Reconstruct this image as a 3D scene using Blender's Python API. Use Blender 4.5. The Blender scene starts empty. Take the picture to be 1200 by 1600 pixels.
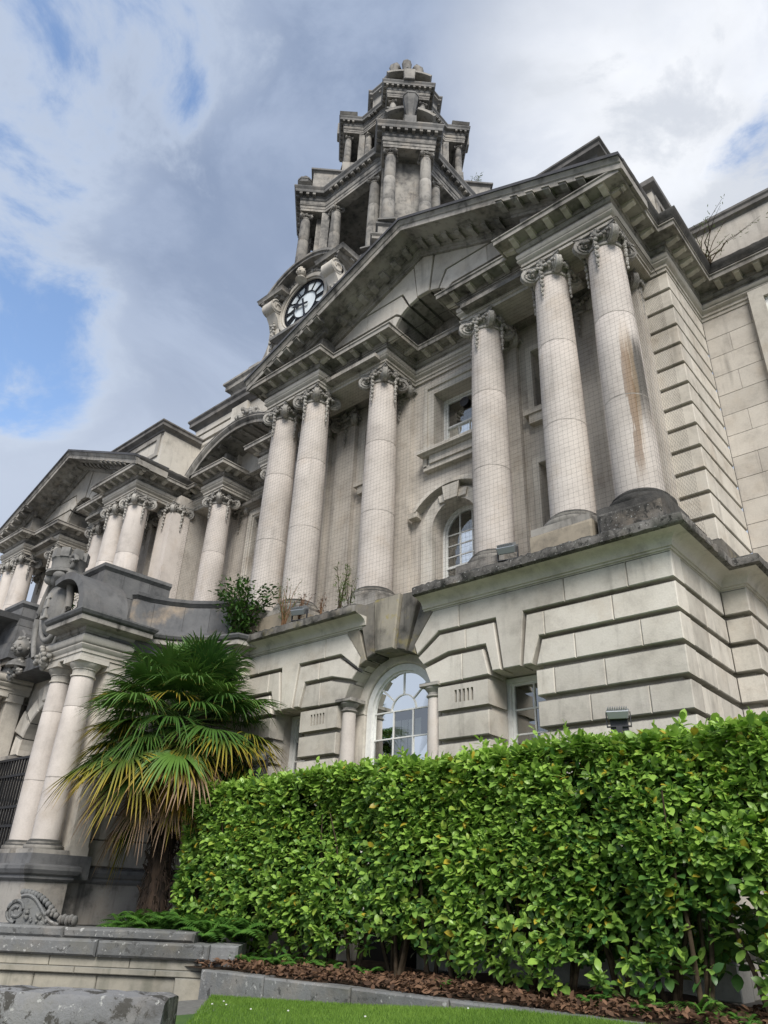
import bpy, bmesh, math, random
import numpy as np
from mathutils import Vector, Matrix
from mathutils.geometry import tessellate_polygon
random.seed(7)
rng = np.random.default_rng(7)
PI = math.pi
SC = bpy.context.scene
COL = SC.collection

# ------------------------------------------------------------------ camera
CAM = (0.0, 0.0, 0.85)
RIGHT = Vector((0.75321202, 0.65674682, 0.03681387))
DOWN = Vector((-0.28467262, 0.37591791, -0.88184308))
FWD = Vector((-0.59298663, 0.65373491, 0.47010373))
cd = bpy.data.cameras.new('camera')
cam = bpy.data.objects.new('camera', cd)
COL.objects.link(cam)
m = Matrix((( RIGHT.x, -DOWN.x, -FWD.x, CAM[0]), (RIGHT.y, -DOWN.y, -FWD.y, CAM[1]), (RIGHT.z, -DOWN.z, -FWD.z, CAM[2]), (0, 0, 0, 1)))
cam.matrix_world = m
cd.sensor_fit = 'HORIZONTAL'
cd.sensor_width = 36.0
cd.lens = 36.0 * 1145.46 / 1200.0
cd.clip_start = 0.05
cd.clip_end = 3000.0
SC.camera = cam

# ------------------------------------------------------------------ world, sun, exposure
SUN_DIR = Vector((0.62, -0.62, 0.85)).normalized()      # towards the light
SC.view_settings.view_transform = 'Standard'
SC.view_settings.look = 'None'
SC.view_settings.gamma = 1.0
SC.view_settings.use_curve_mapping = False
SC.view_settings.exposure = 1.48
W = bpy.data.worlds.new('World')
SC.world = W
W.use_nodes = True
nt = W.node_tree
for n in list(nt.nodes):
    nt.nodes.remove(n)
N = nt.nodes.new
L = nt.links.new


def mathn(tree, op, a, b=None, clamp=False):
    n = tree.nodes.new('ShaderNodeMath')
    n.operation = op
    n.use_clamp = clamp
    for i, v in enumerate((a, b)):
        if v is None:
            continue
        if isinstance(v, (int, float)):
            n.inputs[i].default_value = v
        else:
            tree.links.new(v, n.inputs[i])
    return n.outputs[0]


def ramp(tree, fac, lo, hi):
    n = tree.nodes.new('ShaderNodeMapRange')
    n.interpolation_type = 'SMOOTHSTEP'
    n.inputs[1].default_value = lo
    n.inputs[2].default_value = hi
    tree.links.new(fac, n.inputs[0])
    return n.outputs[0]


def mixc(tree, fac, a, b, mode='MIX'):
    n = tree.nodes.new('ShaderNodeMix')
    n.data_type = 'RGBA'
    n.blend_type = mode
    for idx, v in ((0, fac), (6, a), (7, b)):
        if isinstance(v, (int, float)):
            n.inputs[idx].default_value = v
        elif isinstance(v, (tuple, list)):
            n.inputs[idx].default_value = tuple(v) + ((1,) if len(v) == 3 else ())
        else:
            tree.links.new(v, n.inputs[idx])
    return n.outputs[2]


def noise(tree, vec, scale, detail=4, rough=0.55, dist=0.0):
    n = tree.nodes.new('ShaderNodeTexNoise')
    n.inputs['Scale'].default_value = scale
    n.inputs['Detail'].default_value = detail
    n.inputs['Roughness'].default_value = rough
    n.inputs['Distortion'].default_value = dist
    if vec is not None:
        tree.links.new(vec, n.inputs['Vector'])
    return n.outputs[0]


def mapping(tree, vec, scale=(1, 1, 1), loc=(0, 0, 0)):
    n = tree.nodes.new('ShaderNodeMapping')
    n.inputs['Scale'].default_value = scale
    n.inputs['Location'].default_value = loc
    tree.links.new(vec, n.inputs['Vector'])
    return n.outputs[0]


def pix_dir(x, y):
    d = RIGHT * ((x - 600) / 1145.46) + DOWN * ((y - 800) / 1145.46) + FWD
    return d.normalized()


sky = N('ShaderNodeTexSky')
sky.sky_type = 'NISHITA'
sky.sun_disc = False
sky.sun_elevation = math.asin(SUN_DIR.z)
sky.sun_rotation = math.atan2(SUN_DIR.x, SUN_DIR.y)
sky.air_density = 1.0
sky.dust_density = 1.0
sky_s = mixc(nt, 1.0, sky.outputs[0], (0.100, 0.102, 0.103), 'MULTIPLY')
tc = N('ShaderNodeTexCoord')
dirv = tc.outputs['Generated']
# clouds live on a flat layer overhead: project the direction on it
sep = N('ShaderNodeSeparateXYZ')
L(dirv, sep.inputs[0])
den = mathn(nt, 'ADD', mathn(nt, 'MAXIMUM', sep.outputs[2], 0.0), 0.22)
comb = N('ShaderNodeCombineXYZ')
L(mathn(nt, 'DIVIDE', sep.outputs[0], den), comb.inputs[0])
L(mathn(nt, 'DIVIDE', sep.outputs[1], den), comb.inputs[1])
cv = comb.outputs[0]


def dir_blob(px, py, lo, hi):
    d = pix_dir(px, py)
    vm = N('ShaderNodeVectorMath')
    vm.operation = 'DOT_PRODUCT'
    L(dirv, vm.inputs[0])
    vm.inputs[1].default_value = d
    return ramp(nt, vm.outputs['Value'], math.cos(math.radians(hi)), math.cos(math.radians(lo)))


big = noise(nt, mapping(nt, dirv, (1, 1, 1.3), (3.1, 1.7, 0.4)), 2.1, 6, 0.52, 0.25)
fine = noise(nt, mapping(nt, dirv, (1, 1, 1.4), (8.3, 2.2, 1.0)), 5.0, 12, 0.62, 0.35)
mass = mathn(nt, 'ADD', mathn(nt, 'MULTIPLY', big, 0.38), mathn(nt, 'MULTIPLY', fine, 0.62))
# breaks in the cloud
gaps = None
for px_, py_, lo_, hi_, am_ in ((10, 500, 1, 12, 0.66), (20, 190, 1, 12, 0.72), (240, 0, 1, 10, 0.58), (1260, 290, 1, 9, 0.95)):
    gb = mathn(nt, 'MULTIPLY', dir_blob(px_, py_, lo_, hi_), am_)
    gaps = gb if gaps is None else mathn(nt, 'MAXIMUM', gaps, gb)
cm = mathn(nt, 'SUBTRACT', mathn(nt, 'ADD', mass, 0.12), mathn(nt, 'MULTIPLY', gaps, 0.30))
cover = ramp(nt, cm, 0.34, 0.475)
glow = dir_blob(1070, 150, 1, 19)                        # where the sun stands behind the cloud
lump = ramp(nt, fine, 0.36, 0.64)
grey = mixc(nt, lump, (0.095, 0.122, 0.178), (0.148, 0.178, 0.237))
grey = mixc(nt, mathn(nt, 'MULTIPLY', ramp(nt, big, 0.40, 0.64), 0.7), grey, (0.112, 0.138, 0.192))
low = mathn(nt, 'SUBTRACT', 1.0, ramp(nt, sep.outputs[2], 0.42, 0.74))          # cloud thins and pales toward the horizon
grey = mixc(nt, mathn(nt, 'MULTIPLY', low, 0.70), grey, (0.225, 0.250, 0.295))
edge_w = mathn(nt, 'SUBTRACT', 1.0, ramp(nt, cm, 0.40, 0.56))
grey = mixc(nt, mathn(nt, 'MULTIPLY', edge_w, 0.75), grey, (0.235, 0.265, 0.315))
bright = mixc(nt, ramp(nt, mass, 0.42, 0.60), (0.42, 0.425, 0.435), (0.25, 0.264, 0.29))
gl = mathn(nt, 'MULTIPLY', glow, mathn(nt, 'ADD', 0.62, mathn(nt, 'MULTIPLY', lump, 0.6)), True)
cloud = mixc(nt, gl, grey, bright)
skyc = mixc(nt, cover, sky_s, cloud)
bg = N('ShaderNodeBackground')
bg.inputs[1].default_value = 1.0
L(skyc, bg.inputs[0])
out = N('ShaderNodeOutputWorld')
L(bg.outputs[0], out.inputs[0])

sl = bpy.data.lights.new('sun', 'SUN')
sl.energy = 1.5
sl.angle = math.radians(28)
sl.color = (1.0, 0.955, 0.89)
sun = bpy.data.objects.new('sun', sl)
COL.objects.link(sun)
sun.rotation_euler = (-SUN_DIR).to_track_quat('-Z', 'Y').to_euler()


# ------------------------------------------------------------------ materials
def new_mat(name):
    mt = bpy.data.materials.new(name)
    mt.use_nodes = True
    t = mt.node_tree
    b = t.nodes['Principled BSDF']
    return mt, t, b


def stone(name, a, b, dirt=0.35, dirtc=(0.075, 0.068, 0.06), top=0.8, streak=0.5, rough=0.85, bump=0.25, warm=0.25, vary=0.22, topc=(0.045, 0.045, 0.042), lichen=0.0, blotch=None):
    mt, t, p = new_mat(name)
    g = t.nodes.new('ShaderNodeNewGeometry')
    pos = g.outputs['Position']
    oi = t.nodes.new('ShaderNodeObjectInfo')
    n1 = noise(t, pos, 0.9, 5, 0.6)
    n2 = noise(t, mapping(t, pos, (4.0, 4.0, 0.45)), 1.0, 5, 0.6, 0.2)
    n3 = noise(t, pos, 38.0, 4, 0.7)
    n4 = noise(t, pos, 5.0, 6, 0.65)
    c = mixc(t, ramp(t, n1, 0.3, 0.7), a, b)
    c = mixc(t, mathn(t, 'MULTIPLY', ramp(t, noise(t, mapping(t, pos, (1, 1, 1), (9, 4, 2)), 1.7, 5, 0.6), 0.5, 0.75), warm), c, (0.42, 0.33, 0.235))
    v = mathn(t, 'ADD', 1.0 - vary / 2, mathn(t, 'MULTIPLY', oi.outputs['Random'], vary))
    cmb = t.nodes.new('ShaderNodeCombineColor')
    for i in range(3):
        t.links.new(v, cmb.inputs[i])
    c = mixc(t, 1.0, c, cmb.outputs[0], 'MULTIPLY')
    c = mixc(t, mathn(t, 'MULTIPLY', ramp(t, n3, 0.35, 0.75), 0.16), c, (0.2, 0.18, 0.16))
    st = mathn(t, 'MULTIPLY', ramp(t, n2, 0.52, 0.78), streak)
    c = mixc(t, st, c, dirtc)
    dm = mathn(t, 'MULTIPLY', ramp(t, mathn(t, 'ADD', mathn(t, 'MULTIPLY', n4, 0.6), mathn(t, 'MULTIPLY', n1, 0.4)), 0.46, 0.68), dirt)
    c = mixc(t, dm, c, dirtc)
    if lichen > 0:
        lm = mathn(t, 'MULTIPLY', ramp(t, noise(t, pos, 2.6, 6, 0.7), 0.52, 0.66), lichen)
        c = mixc(t, lm, c, (0.33, 0.27, 0.075))
    sp = t.nodes.new('ShaderNodeSeparateXYZ')
    t.links.new(g.outputs['Normal'], sp.inputs[0])
    um = mathn(t, 'MULTIPLY', ramp(t, mathn(t, 'ADD', sp.outputs[2], mathn(t, 'MULTIPLY', mathn(t, 'SUBTRACT', n4, 0.5), 0.8)), 0.25, 0.75), top)
    c = mixc(t, um, c, topc)
    if blotch:
        sc_, lo_, hi_, bc_ = blotch
        c = mixc(t, ramp(t, noise(t, pos, sc_, 9, 0.72, 0.4), lo_, hi_), c, bc_)
        c = mixc(t, mathn(t, 'MULTIPLY', ramp(t, noise(t, mapping(t, pos, (1, 1, 1), (5, 1, 3)), sc_ * 2.2, 8, 0.7), 0.60, 0.63), 0.8), c, (0.42, 0.42, 0.40))
    t.links.new(c, p.inputs['Base Color'])
    p.inputs['Roughness'].default_value = rough
    p.inputs['Specular IOR Level'].default_value = 0.25
    bn = t.nodes.new('ShaderNodeBump')
    bn.inputs['Strength'].default_value = bump
    bn.inputs['Distance'].default_value = 0.02
    t.links.new(mathn(t, 'ADD', mathn(t, 'MULTIPLY', n3, 0.5), n4), bn.inputs['Height'])
    t.links.new(bn.outputs[0], p.inputs['Normal'])
    return mt


def plain(name, c, rough=0.6, spec=0.4, metal=0.0, var=0.0):
    mt, t, p = new_mat(name)
    if var > 0:
        g = t.nodes.new('ShaderNodeNewGeometry')
        n = noise(t, g.outputs['Position'], 14, 5, 0.6)
        cc = mixc(t, ramp(t, n, 0.3, 0.7), c, tuple(q * (1 - var) for q in c))
        t.links.new(cc, p.inputs['Base Color'])
    else:
        p.inputs['Base Color'].default_value = (*c, 1)
    p.inputs['Roughness'].default_value = rough
    p.inputs['Specular IOR Level'].default_value = spec
    p.inputs['Metallic'].default_value = metal
    return mt


M = {}
M['stone'] = stone('portland_stone', (0.65, 0.612, 0.545), (0.545, 0.505, 0.44), 0.26, streak=0.42, vary=0.30, warm=0.32)
M['column'] = stone('column_stone', (0.66, 0.605, 0.555), (0.555, 0.505, 0.46), 0.16, streak=0.22, vary=0.10, warm=0.3)
M['wall'] = stone('back_wall_stone', (0.57, 0.53, 0.475), (0.475, 0.435, 0.385), 0.25, streak=0.5, vary=0.2, warm=0.25)
M['carved'] = stone('carved_stone', (0.48, 0.46, 0.42), (0.34, 0.325, 0.30), 0.6, streak=0.4)
M['weathered'] = stone('weathered_stone', (0.42, 0.395, 0.355), (0.24, 0.225, 0.205), 0.78, dirtc=(0.05, 0.048, 0.044), streak=0.95, top=0.95)
M['sooty'] = stone('sooty_stone', (0.20, 0.19, 0.18), (0.12, 0.115, 0.11), 0.6, dirtc=(0.045, 0.043, 0.042), streak=0.5, top=0.9, warm=0.12)
M['ledge'] = stone('lichen_ledge', (0.24, 0.225, 0.20), (0.085, 0.08, 0.072), 0.95, dirtc=(0.035, 0.034, 0.03), streak=0.7, top=0.9, lichen=0.2, bump=0.7)
M['ledgerim'] = stone('blackened_ledge', (0.20, 0.19, 0.175), (0.08, 0.076, 0.07), 0.9, dirtc=(0.028, 0.027, 0.025), streak=0.7, top=0.95, bump=0.5, blotch=(11.0, 0.50, 0.64, (0.035, 0.034, 0.031)))
M['greycarve'] = stone('grey_carving', (0.30, 0.292, 0.275), (0.19, 0.187, 0.18), 0.6, dirtc=(0.06, 0.06, 0.058), streak=0.45, top=0.7)
M['keydark'] = stone('blackened_keystone', (0.20, 0.185, 0.16), (0.10, 0.095, 0.085), 0.8, dirtc=(0.035, 0.034, 0.03), streak=0.9, lichen=0.35)
M['tan'] = stone('tan_plinth_stone', (0.40, 0.345, 0.265), (0.30, 0.26, 0.20), 0.5, streak=0.3, top=0.7)
M['keystone'] = stone('mossy_keystone', (0.36, 0.325, 0.26), (0.27, 0.25, 0.21), 0.55, dirtc=(0.05, 0.048, 0.042), streak=0.95, lichen=0.95)
M['slate'] = stone('dark_parapet_stone', (0.19, 0.19, 0.19), (0.11, 0.113, 0.118), 0.65, dirtc=(0.055, 0.056, 0.058), streak=0.75, bump=0.4, warm=0.1, top=0.5, topc=(0.09, 0.09, 0.09))
M['slate2'] = stone('patchy_parapet_stone', (0.20, 0.20, 0.20), (0.12, 0.123, 0.13), 0.5, dirtc=(0.06, 0.062, 0.065), streak=0.4, warm=0.75, top=0.5, topc=(0.09, 0.09, 0.09), vary=0.4)
M['tower'] = stone('tower_stone', (0.37, 0.35, 0.315), (0.18, 0.172, 0.16), 0.85, dirtc=(0.075, 0.075, 0.075), streak=0.85, top=0.8, vary=0.3)
M['towerdark'] = stone('tower_dark_stone', (0.24, 0.235, 0.225), (0.15, 0.148, 0.143), 0.6, dirtc=(0.07, 0.07, 0.07), streak=0.6, top=0.9)
M['stair'] = stone('stair_stone', (0.40, 0.37, 0.30), (0.28, 0.265, 0.225), 0.5, dirtc=(0.10, 0.105, 0.08), streak=0.6, top=0.6, topc=(0.16, 0.16, 0.15))
M['coping'] = stone('grey_coping', (0.20, 0.205, 0.205), (0.125, 0.13, 0.13), 0.7, dirtc=(0.09, 0.09, 0.085), streak=0.3, top=0.25, topc=(0.2, 0.2, 0.195), bump=0.6, lichen=0.06, blotch=(7.0, 0.56, 0.62, (0.075, 0.075, 0.072)))
M['paint'] = plain('white_paint', (0.80, 0.80, 0.77), 0.45, 0.4, var=0.12)
M['blind'] = plain('cream_blind', (0.55, 0.55, 0.50), 0.8)
M['dark'] = plain('dark_interior', (0.03, 0.03, 0.03), 0.9, 0.1)
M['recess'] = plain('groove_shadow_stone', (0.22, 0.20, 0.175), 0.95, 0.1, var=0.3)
M['iron'] = plain('black_iron', (0.015, 0.015, 0.016), 0.5, 0.4)
M['metal'] = plain('grey_metal', (0.34, 0.36, 0.38), 0.4, 0.5, 0.6)
M['plastic'] = plain('dark_plastic', (0.04, 0.04, 0.045), 0.45, 0.4)
M['net'] = plain('net_twine', (0.035, 0.03, 0.026), 0.9, 0.1)
M['opal'] = plain('opal_glass', (0.80, 0.86, 0.88), 0.25, 0.5)
M['dialblack'] = plain('dial_black', (0.02, 0.022, 0.028), 0.5, 0.4)
M['bark'] = plain('stem_bark', (0.10, 0.075, 0.05), 0.9, 0.1, var=0.5)
M['drystem'] = plain('dry_stem', (0.24, 0.14, 0.08), 0.9, 0.1, var=0.4)
M['lead'] = stone('lead_covered_edge', (0.095, 0.098, 0.11), (0.06, 0.062, 0.07), 0.6, dirtc=(0.03, 0.03, 0.033), streak=0.3, top=0.3, warm=0.05)
M['crust'] = stone('soot_crust', (0.13, 0.125, 0.118), (0.055, 0.053, 0.05), 0.8, dirtc=(0.025, 0.025, 0.024), streak=0.4, top=0.9, warm=0.1, bump=0.8)


def glass_mat():
    mt, t, p = new_mat('window_glass')
    t.nodes.remove(p)
    tr = t.nodes.new('ShaderNodeBsdfTransparent')
    tr.inputs[0].default_value = (0.75, 0.8, 0.8, 1)
    gl = t.nodes.new('ShaderNodeBsdfGlossy')
    gl.inputs['Roughness'].default_value = 0.02
    gl.inputs[0].default_value = (0.93, 0.94, 0.92, 1)
    lw = t.nodes.new('ShaderNodeLayerWeight')
    lw.inputs[0].default_value = 0.35
    f = mathn(t, 'ADD', mathn(t, 'MULTIPLY', lw.outputs['Fresnel'], 0.9), 0.26, True)
    mx = t.nodes.new('ShaderNodeMixShader')
    t.links.new(f, mx.inputs[0])
    t.links.new(tr.outputs[0], mx.inputs[1])
    t.links.new(gl.outputs[0], mx.inputs[2])
    t.links.new(mx.outputs[0], t.nodes['Material Output'].inputs[0])
    return mt


M['glass'] = glass_mat()


def leaf_mat(name, a, b, tip=None, rough=0.45, trans=0.25, spec=0.4, use_attr=True):
    """a/b: two leaf colours picked per leaf by the 'tint' attribute; tip: colour the blade ends dry to ('along' attribute)"""
    mt, t, p = new_mat(name)
    at = t.nodes.new('ShaderNodeAttribute')
    at.attribute_name = 'tint'
    c = mixc(t, at.outputs['Fac'], a, b)
    if tip is not None:
        al = t.nodes.new('ShaderNodeAttribute')
        al.attribute_name = 'along'
        for lo, hi, cc in tip:
            c = mixc(t, ramp(t, al.outputs['Fac'], lo, hi), c, cc)
    t.links.new(c, p.inputs['Base Color'])
    p.inputs['Roughness'].default_value = rough
    p.inputs['Specular IOR Level'].default_value = spec
    tl = t.nodes.new('ShaderNodeBsdfTranslucent')
    t.links.new(c, tl.inputs[0])
    mx = t.nodes.new('ShaderNodeMixShader')
    mx.inputs[0].default_value = trans
    t.links.new(p.outputs[0], mx.inputs[1])
    t.links.new(tl.outputs[0], mx.inputs[2])
    t.links.new(mx.outputs[0], t.nodes['Material Output'].inputs[0])
    return mt


# ------------------------------------------------------------------ mesh building
class MB:
    def __init__(s):
        s.v, s.f = [], []

    def add(s, vs, fs):
        o = len(s.v)
        s.v += [tuple(q) for q in vs]
        s.f += [tuple(i + o for i in q) for q in fs]
        return s

    def box(s, x0, x1, y0, y1, z0, z1):
        return s.add([(x0, y0, z0), (x1, y0, z0), (x1, y1, z0), (x0, y1, z0), (x0, y0, z1), (x1, y0, z1), (x1, y1, z1), (x0, y1, z1)],
                     [(0, 3, 2, 1), (4, 5, 6, 7), (0, 1, 5, 4), (1, 2, 6, 5), (2, 3, 7, 6), (3, 0, 4, 7)])

    def prism(s, poly, y0, y1, ch=0.0):
        """polygon in (x, z), front at y0, back at y1, with a chamfered front edge"""
        n = len(poly)
        ar = sum(poly[i][0] * poly[(i + 1) % n][1] - poly[(i + 1) % n][0] * poly[i][1] for i in range(n))
        P = list(poly) if ar > 0 else list(reversed(poly))
        rings = []
        if ch > 0:
            rings.append((inset(P, ch), y0))
            rings.append((P, y0 + ch))
        else:
            rings.append((P, y0))
        rings.append((P, y1))
        vs = [(p[0], y, p[1]) for R_, y in rings for p in R_]
        fs = [tuple(range(n)), tuple(reversed(range((len(rings) - 1) * n, len(rings) * n)))]
        for k in range(len(rings) - 1):
            for i in range(n):
                j = (i + 1) % n
                fs.append((k * n + j, k * n + i, (k + 1) * n + i, (k + 1) * n + j))
        return s.add(vs, fs)

    def prism_xy(s, poly, z0, z1):
        n = len(poly)
        vs = [(p[0], p[1], z0) for p in poly] + [(p[0], p[1], z1) for p in poly]
        fs = [tuple(reversed(range(n))), tuple(range(n, 2 * n))]
        fs += [(i, (i + 1) % n, n + (i + 1) % n, n + i) for i in range(n)]
        return s.add(vs, fs)

    def lathe(s, prof, cx=0, cy=0, seg=24, a0=0.0, a1=2 * PI, sx=1.0, sy=1.0):
        full = abs(a1 - a0 - 2 * PI) < 1e-6
        n = seg if full else seg + 1
        o = []
        for r, z in prof:
            for k in range(n):
                a = a0 + (a1 - a0) * k / seg
                o.append((cx + sx * r * math.cos(a), cy + sy * r * math.sin(a), z))
        fs = []
        for i in range(len(prof) - 1):
            for k in range(seg):
                k2 = (k + 1) % n
                fs.append((i * n + k, i * n + k2, (i + 1) * n + k2, (i + 1) * n + k))
        if full:
            if prof[0][0] > 1e-6:
                fs.append(tuple(reversed(range(n))))
            if prof[-1][0] > 1e-6:
                fs.append(tuple(range((len(prof) - 1) * n, len(prof) * n)))
        return s.add(o, fs)

    def sweep(s, prof, path, closed=False):
        """closed profile of (out, z) along a plan path running left to right seen from outside"""
        n = len(path)
        offs = []
        for i in range(n):
            dirs = []
            if i > 0 or closed:
                a, b = path[i - 1], path[i]
                l = math.hypot(b[0] - a[0], b[1] - a[1])
                dirs.append(((b[1] - a[1]) / l, -(b[0] - a[0]) / l))
            if i < n - 1 or closed:
                a, b = path[i], path[(i + 1) % n]
                l = math.hypot(b[0] - a[0], b[1] - a[1])
                dirs.append(((b[1] - a[1]) / l, -(b[0] - a[0]) / l))
            if len(dirs) == 1:
                offs.append(dirs[0])
            else:
                k = 1 + dirs[0][0] * dirs[1][0] + dirs[0][1] * dirs[1][1]
                offs.append(((dirs[0][0] + dirs[1][0]) / k, (dirs[0][1] + dirs[1][1]) / k))
        m_ = len(prof)
        vs = [(p[0] + o[0] * q[0], p[1] + o[1] * q[0], q[1]) for p, o in zip(path, offs) for q in prof]
        fs = []
        for i in range(n if closed else n - 1):
            j = (i + 1) % n
            for k in range(m_):
                k2 = (k + 1) % m_
                fs.append((i * m_ + k, j * m_ + k, j * m_ + k2, i * m_ + k2))
        if not closed:
            fs.append(tuple(range(m_)))
            fs.append(tuple(reversed(range((n - 1) * m_, n * m_))))
        return s.add(vs, fs)

    def loft(s, rings, cap=True, closed=True):
        n = len(rings[0])
        vs = [p for r_ in rings for p in r_]
        fs = []
        for i in range(len(rings) - 1):
            for k in range(n if closed else n - 1):
                k2 = (k + 1) % n
                fs.append((i * n + k, i * n + k2, (i + 1) * n + k2, (i + 1) * n + k))
        if cap:
            fs.append(tuple(reversed(range(n))))
            fs.append(tuple(range((len(rings) - 1) * n, len(rings) * n)))
        return s.add(vs, fs)

    def tube(s, pts, r, seg=6):
        pts = [Vector(p) for p in pts]
        rr = r if isinstance(r, (list, tuple)) else [r] * len(pts)
        rings = []
        for i, p in enumerate(pts):
            d = (pts[min(i + 1, len(pts) - 1)] - pts[max(i - 1, 0)])
            if d.length < 1e-9:
                d = Vector((0, 0, 1))
            d.normalize()
            a = d.cross(Vector((0, 0, 1)))
            if a.length < 0.05:
                a = d.cross(Vector((1, 0, 0)))
            a.normalize()
            b = d.cross(a)
            rings.append([p + (a * math.cos(2 * PI * k / seg) + b * math.sin(2 * PI * k / seg)) * rr[i] for k in range(seg)])
        return s.loft(rings)

    def ball(s, c, r, seg=10, rings=6):
        rx, ry, rz = r if isinstance(r, (tuple, list)) else (r, r, r)
        pr = []
        for i in range(rings + 1):
            a = -PI / 2 + PI * i / rings
            pr.append((math.cos(a), math.sin(a)))
        o = [(c[0], c[1], c[2] - rz)]
        for q in pr[1:-1]:
            for k in range(seg):
                b = 2 * PI * k / seg
                o.append((c[0] + rx * q[0] * math.cos(b), c[1] + ry * q[0] * math.sin(b), c[2] + rz * q[1]))
        o.append((c[0], c[1], c[2] + rz))
        fs = []
        for k in range(seg):
            fs.append((0, 1 + (k + 1) % seg, 1 + k))
        for i in range(rings - 2):
            for k in range(seg):
                a, b = 1 + i * seg, 1 + (i + 1) * seg
                fs.append((a + k, a + (k + 1) % seg, b + (k + 1) % seg, b + k))
        a = 1 + (rings - 2) * seg
        for k in range(seg):
            fs.append((a + k, a + (k + 1) % seg, len(o) - 1))
        return s.add(o, fs)

    def xf(s, fn, start=0):
        s.v[start:] = [tuple(fn(*q)) for q in s.v[start:]]
        return s

    def mesh(s, name, mat, smooth=35, recalc=True):
        me = bpy.data.meshes.new(name)
        me.from_pydata(s.v, [], s.f)
        if recalc:
            bm = bmesh.new()
            bm.from_mesh(me)
            bmesh.ops.recalc_face_normals(bm, faces=bm.faces)
            bm.to_mesh(me)
            bm.free()
        if smooth:
            me.shade_smooth()
            me.set_sharp_from_angle(angle=math.radians(smooth))
        me.materials.append(mat if not isinstance(mat, str) else M[mat])
        return me

    def build(s, name, mat, parent=None, loc=(0, 0, 0), rot=0.0, **kw):
        return place(name, s.mesh(name, mat, kw.pop('smooth', 35), kw.pop('recalc', True)), parent, loc, rot, **kw)


def inset(P, c):
    n = len(P)
    o = []
    for i in range(n):
        a, b, d = P[i - 1], P[i], P[(i + 1) % n]
        l1 = math.hypot(b[0] - a[0], b[1] - a[1]) or 1
        l2 = math.hypot(d[0] - b[0], d[1] - b[1]) or 1
        n1 = (-(b[1] - a[1]) / l1, (b[0] - a[0]) / l1)
        n2 = (-(d[1] - b[1]) / l2, (d[0] - b[0]) / l2)
        k = max(0.35, 1 + n1[0] * n2[0] + n1[1] * n2[1])
        o.append((b[0] + c * (n1[0] + n2[0]) / k, b[1] + c * (n1[1] + n2[1]) / k))
    return o


def place(name, me, parent=None, loc=(0, 0, 0), rot=0.0, **kw):
    o = bpy.data.objects.new(name, me)
    COL.objects.link(o)
    o.location = loc
    o.rotation_euler = (0, 0, rot) if not isinstance(rot, (tuple, list)) else rot
    if parent is not None:
        o.parent = parent
    for k, v in kw.items():
        o[k] = v
    return o


def thing(name, label, cat, loc=(0, 0, 0), group=None, rot=0.0, kind=None):
    o = bpy.data.objects.new(name, None)
    COL.objects.link(o)
    o.location = loc
    o.rotation_euler = (0, 0, rot)
    o.empty_display_size = 0.2
    o['label'] = label
    o['category'] = cat
    if group:
        o['group'] = group
    if kind:
        o['kind'] = kind
    return o


def panel(mb, outer, holes, y0, y1):
    """wall sheet in (x, z) at y0 with openings whose reveals run back to y1"""
    loops = [outer] + holes
    flat = [p for lp in loops for p in lp]
    tris = tessellate_polygon([[Vector((p[0], p[1], 0)) for p in lp] for lp in loops])
    mb.add([(p[0], y0, p[1]) for p in flat], [tuple(t_) for t_ in tris])
    for lp in loops:
        n = len(lp)
        mb.add([(p[0], y0, p[1]) for p in lp] + [(p[0], y1, p[1]) for p in lp], [(i, (i + 1) % n, n + (i + 1) % n, n + i) for i in range(n)])
    return mb


def arch_pts(cx, cz, r, n, a0=0.0, a1=PI, rz=None):
    rz = rz or r
    return [(cx + r * math.cos(a0 + (a1 - a0) * i / n), cz + rz * math.sin(a0 + (a1 - a0) * i / n)) for i in range(n + 1)]


def arch_opening(cx, w, z0, zs, n=16, rz=None):
    """opening outline: jambs from z0, semicircle springing at zs"""
    return [(cx - w, z0), (cx + w, z0)] + arch_pts(cx, zs, w, n, 0, PI, rz)


CACHE = {}


def cached(key, fn):
    if key not in CACHE:
        CACHE[key] = fn()
    return CACHE[key]


# ------------------------------------------------------------------ ground
def lawn_z(x, y):
    return -0.20 * max(0.0, min(1.0, (-4.3 - x) / 3.9)) + 0.05 * max(0.0, min(1.0, (x + 6.0) / 2.5))


KA, KB = (-8.55, 6.50), (-3.70, 6.80)      # kerb line, lawn side


def kerb_y(x):
    return KA[1] + (KB[1] - KA[1]) * (x - KA[0]) / (KB[0] - KA[0])


g = MB()
xs = [-400, -60, -25, -14, -10, -9, -8.2, -7, -6, -5, -4.3, -3, -1, 2, 6, 15, 60, 400]
ys = [-400, -60, -20, -8, -3, 0, 2, 4, 6.5, 9, 30, 100, 500]
g.add([(x, y, -0.50 if x < -8.6 or y > 6.6 else lawn_z(x, y) - 0.01) for y in ys for x in xs],
      [(j * len(xs) + i, j * len(xs) + i + 1, (j + 1) * len(xs) + i + 1, (j + 1) * len(xs) + i) for j in range(len(ys) - 1) for i in range(len(xs) - 1)])
M['ground'] = plain('path_paving', (0.20, 0.195, 0.18), 0.9, 0.2, var=0.3)
g.build('ground', 'ground', kind='structure', smooth=0, recalc=False)


def turf_mat():
    mt, t, p = new_mat('lawn_turf')
    ge = t.nodes.new('ShaderNodeNewGeometry')
    n1 = noise(t, ge.outputs['Position'], 3.0, 5, 0.6)
    n2 = noise(t, ge.outputs['Position'], 60.0, 4, 0.6)
    c = mixc(t, ramp(t, n1, 0.3, 0.7), (0.05, 0.115, 0.016), (0.075, 0.14, 0.02))
    c = mixc(t, mathn(t, 'MULTIPLY', ramp(t, n2, 0.4, 0.7), 0.5), c, (0.03, 0.06, 0.012))
    t.links.new(c, p.inputs['Base Color'])
    p.inputs['Roughness'].default_value = 0.9
    return mt


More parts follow.
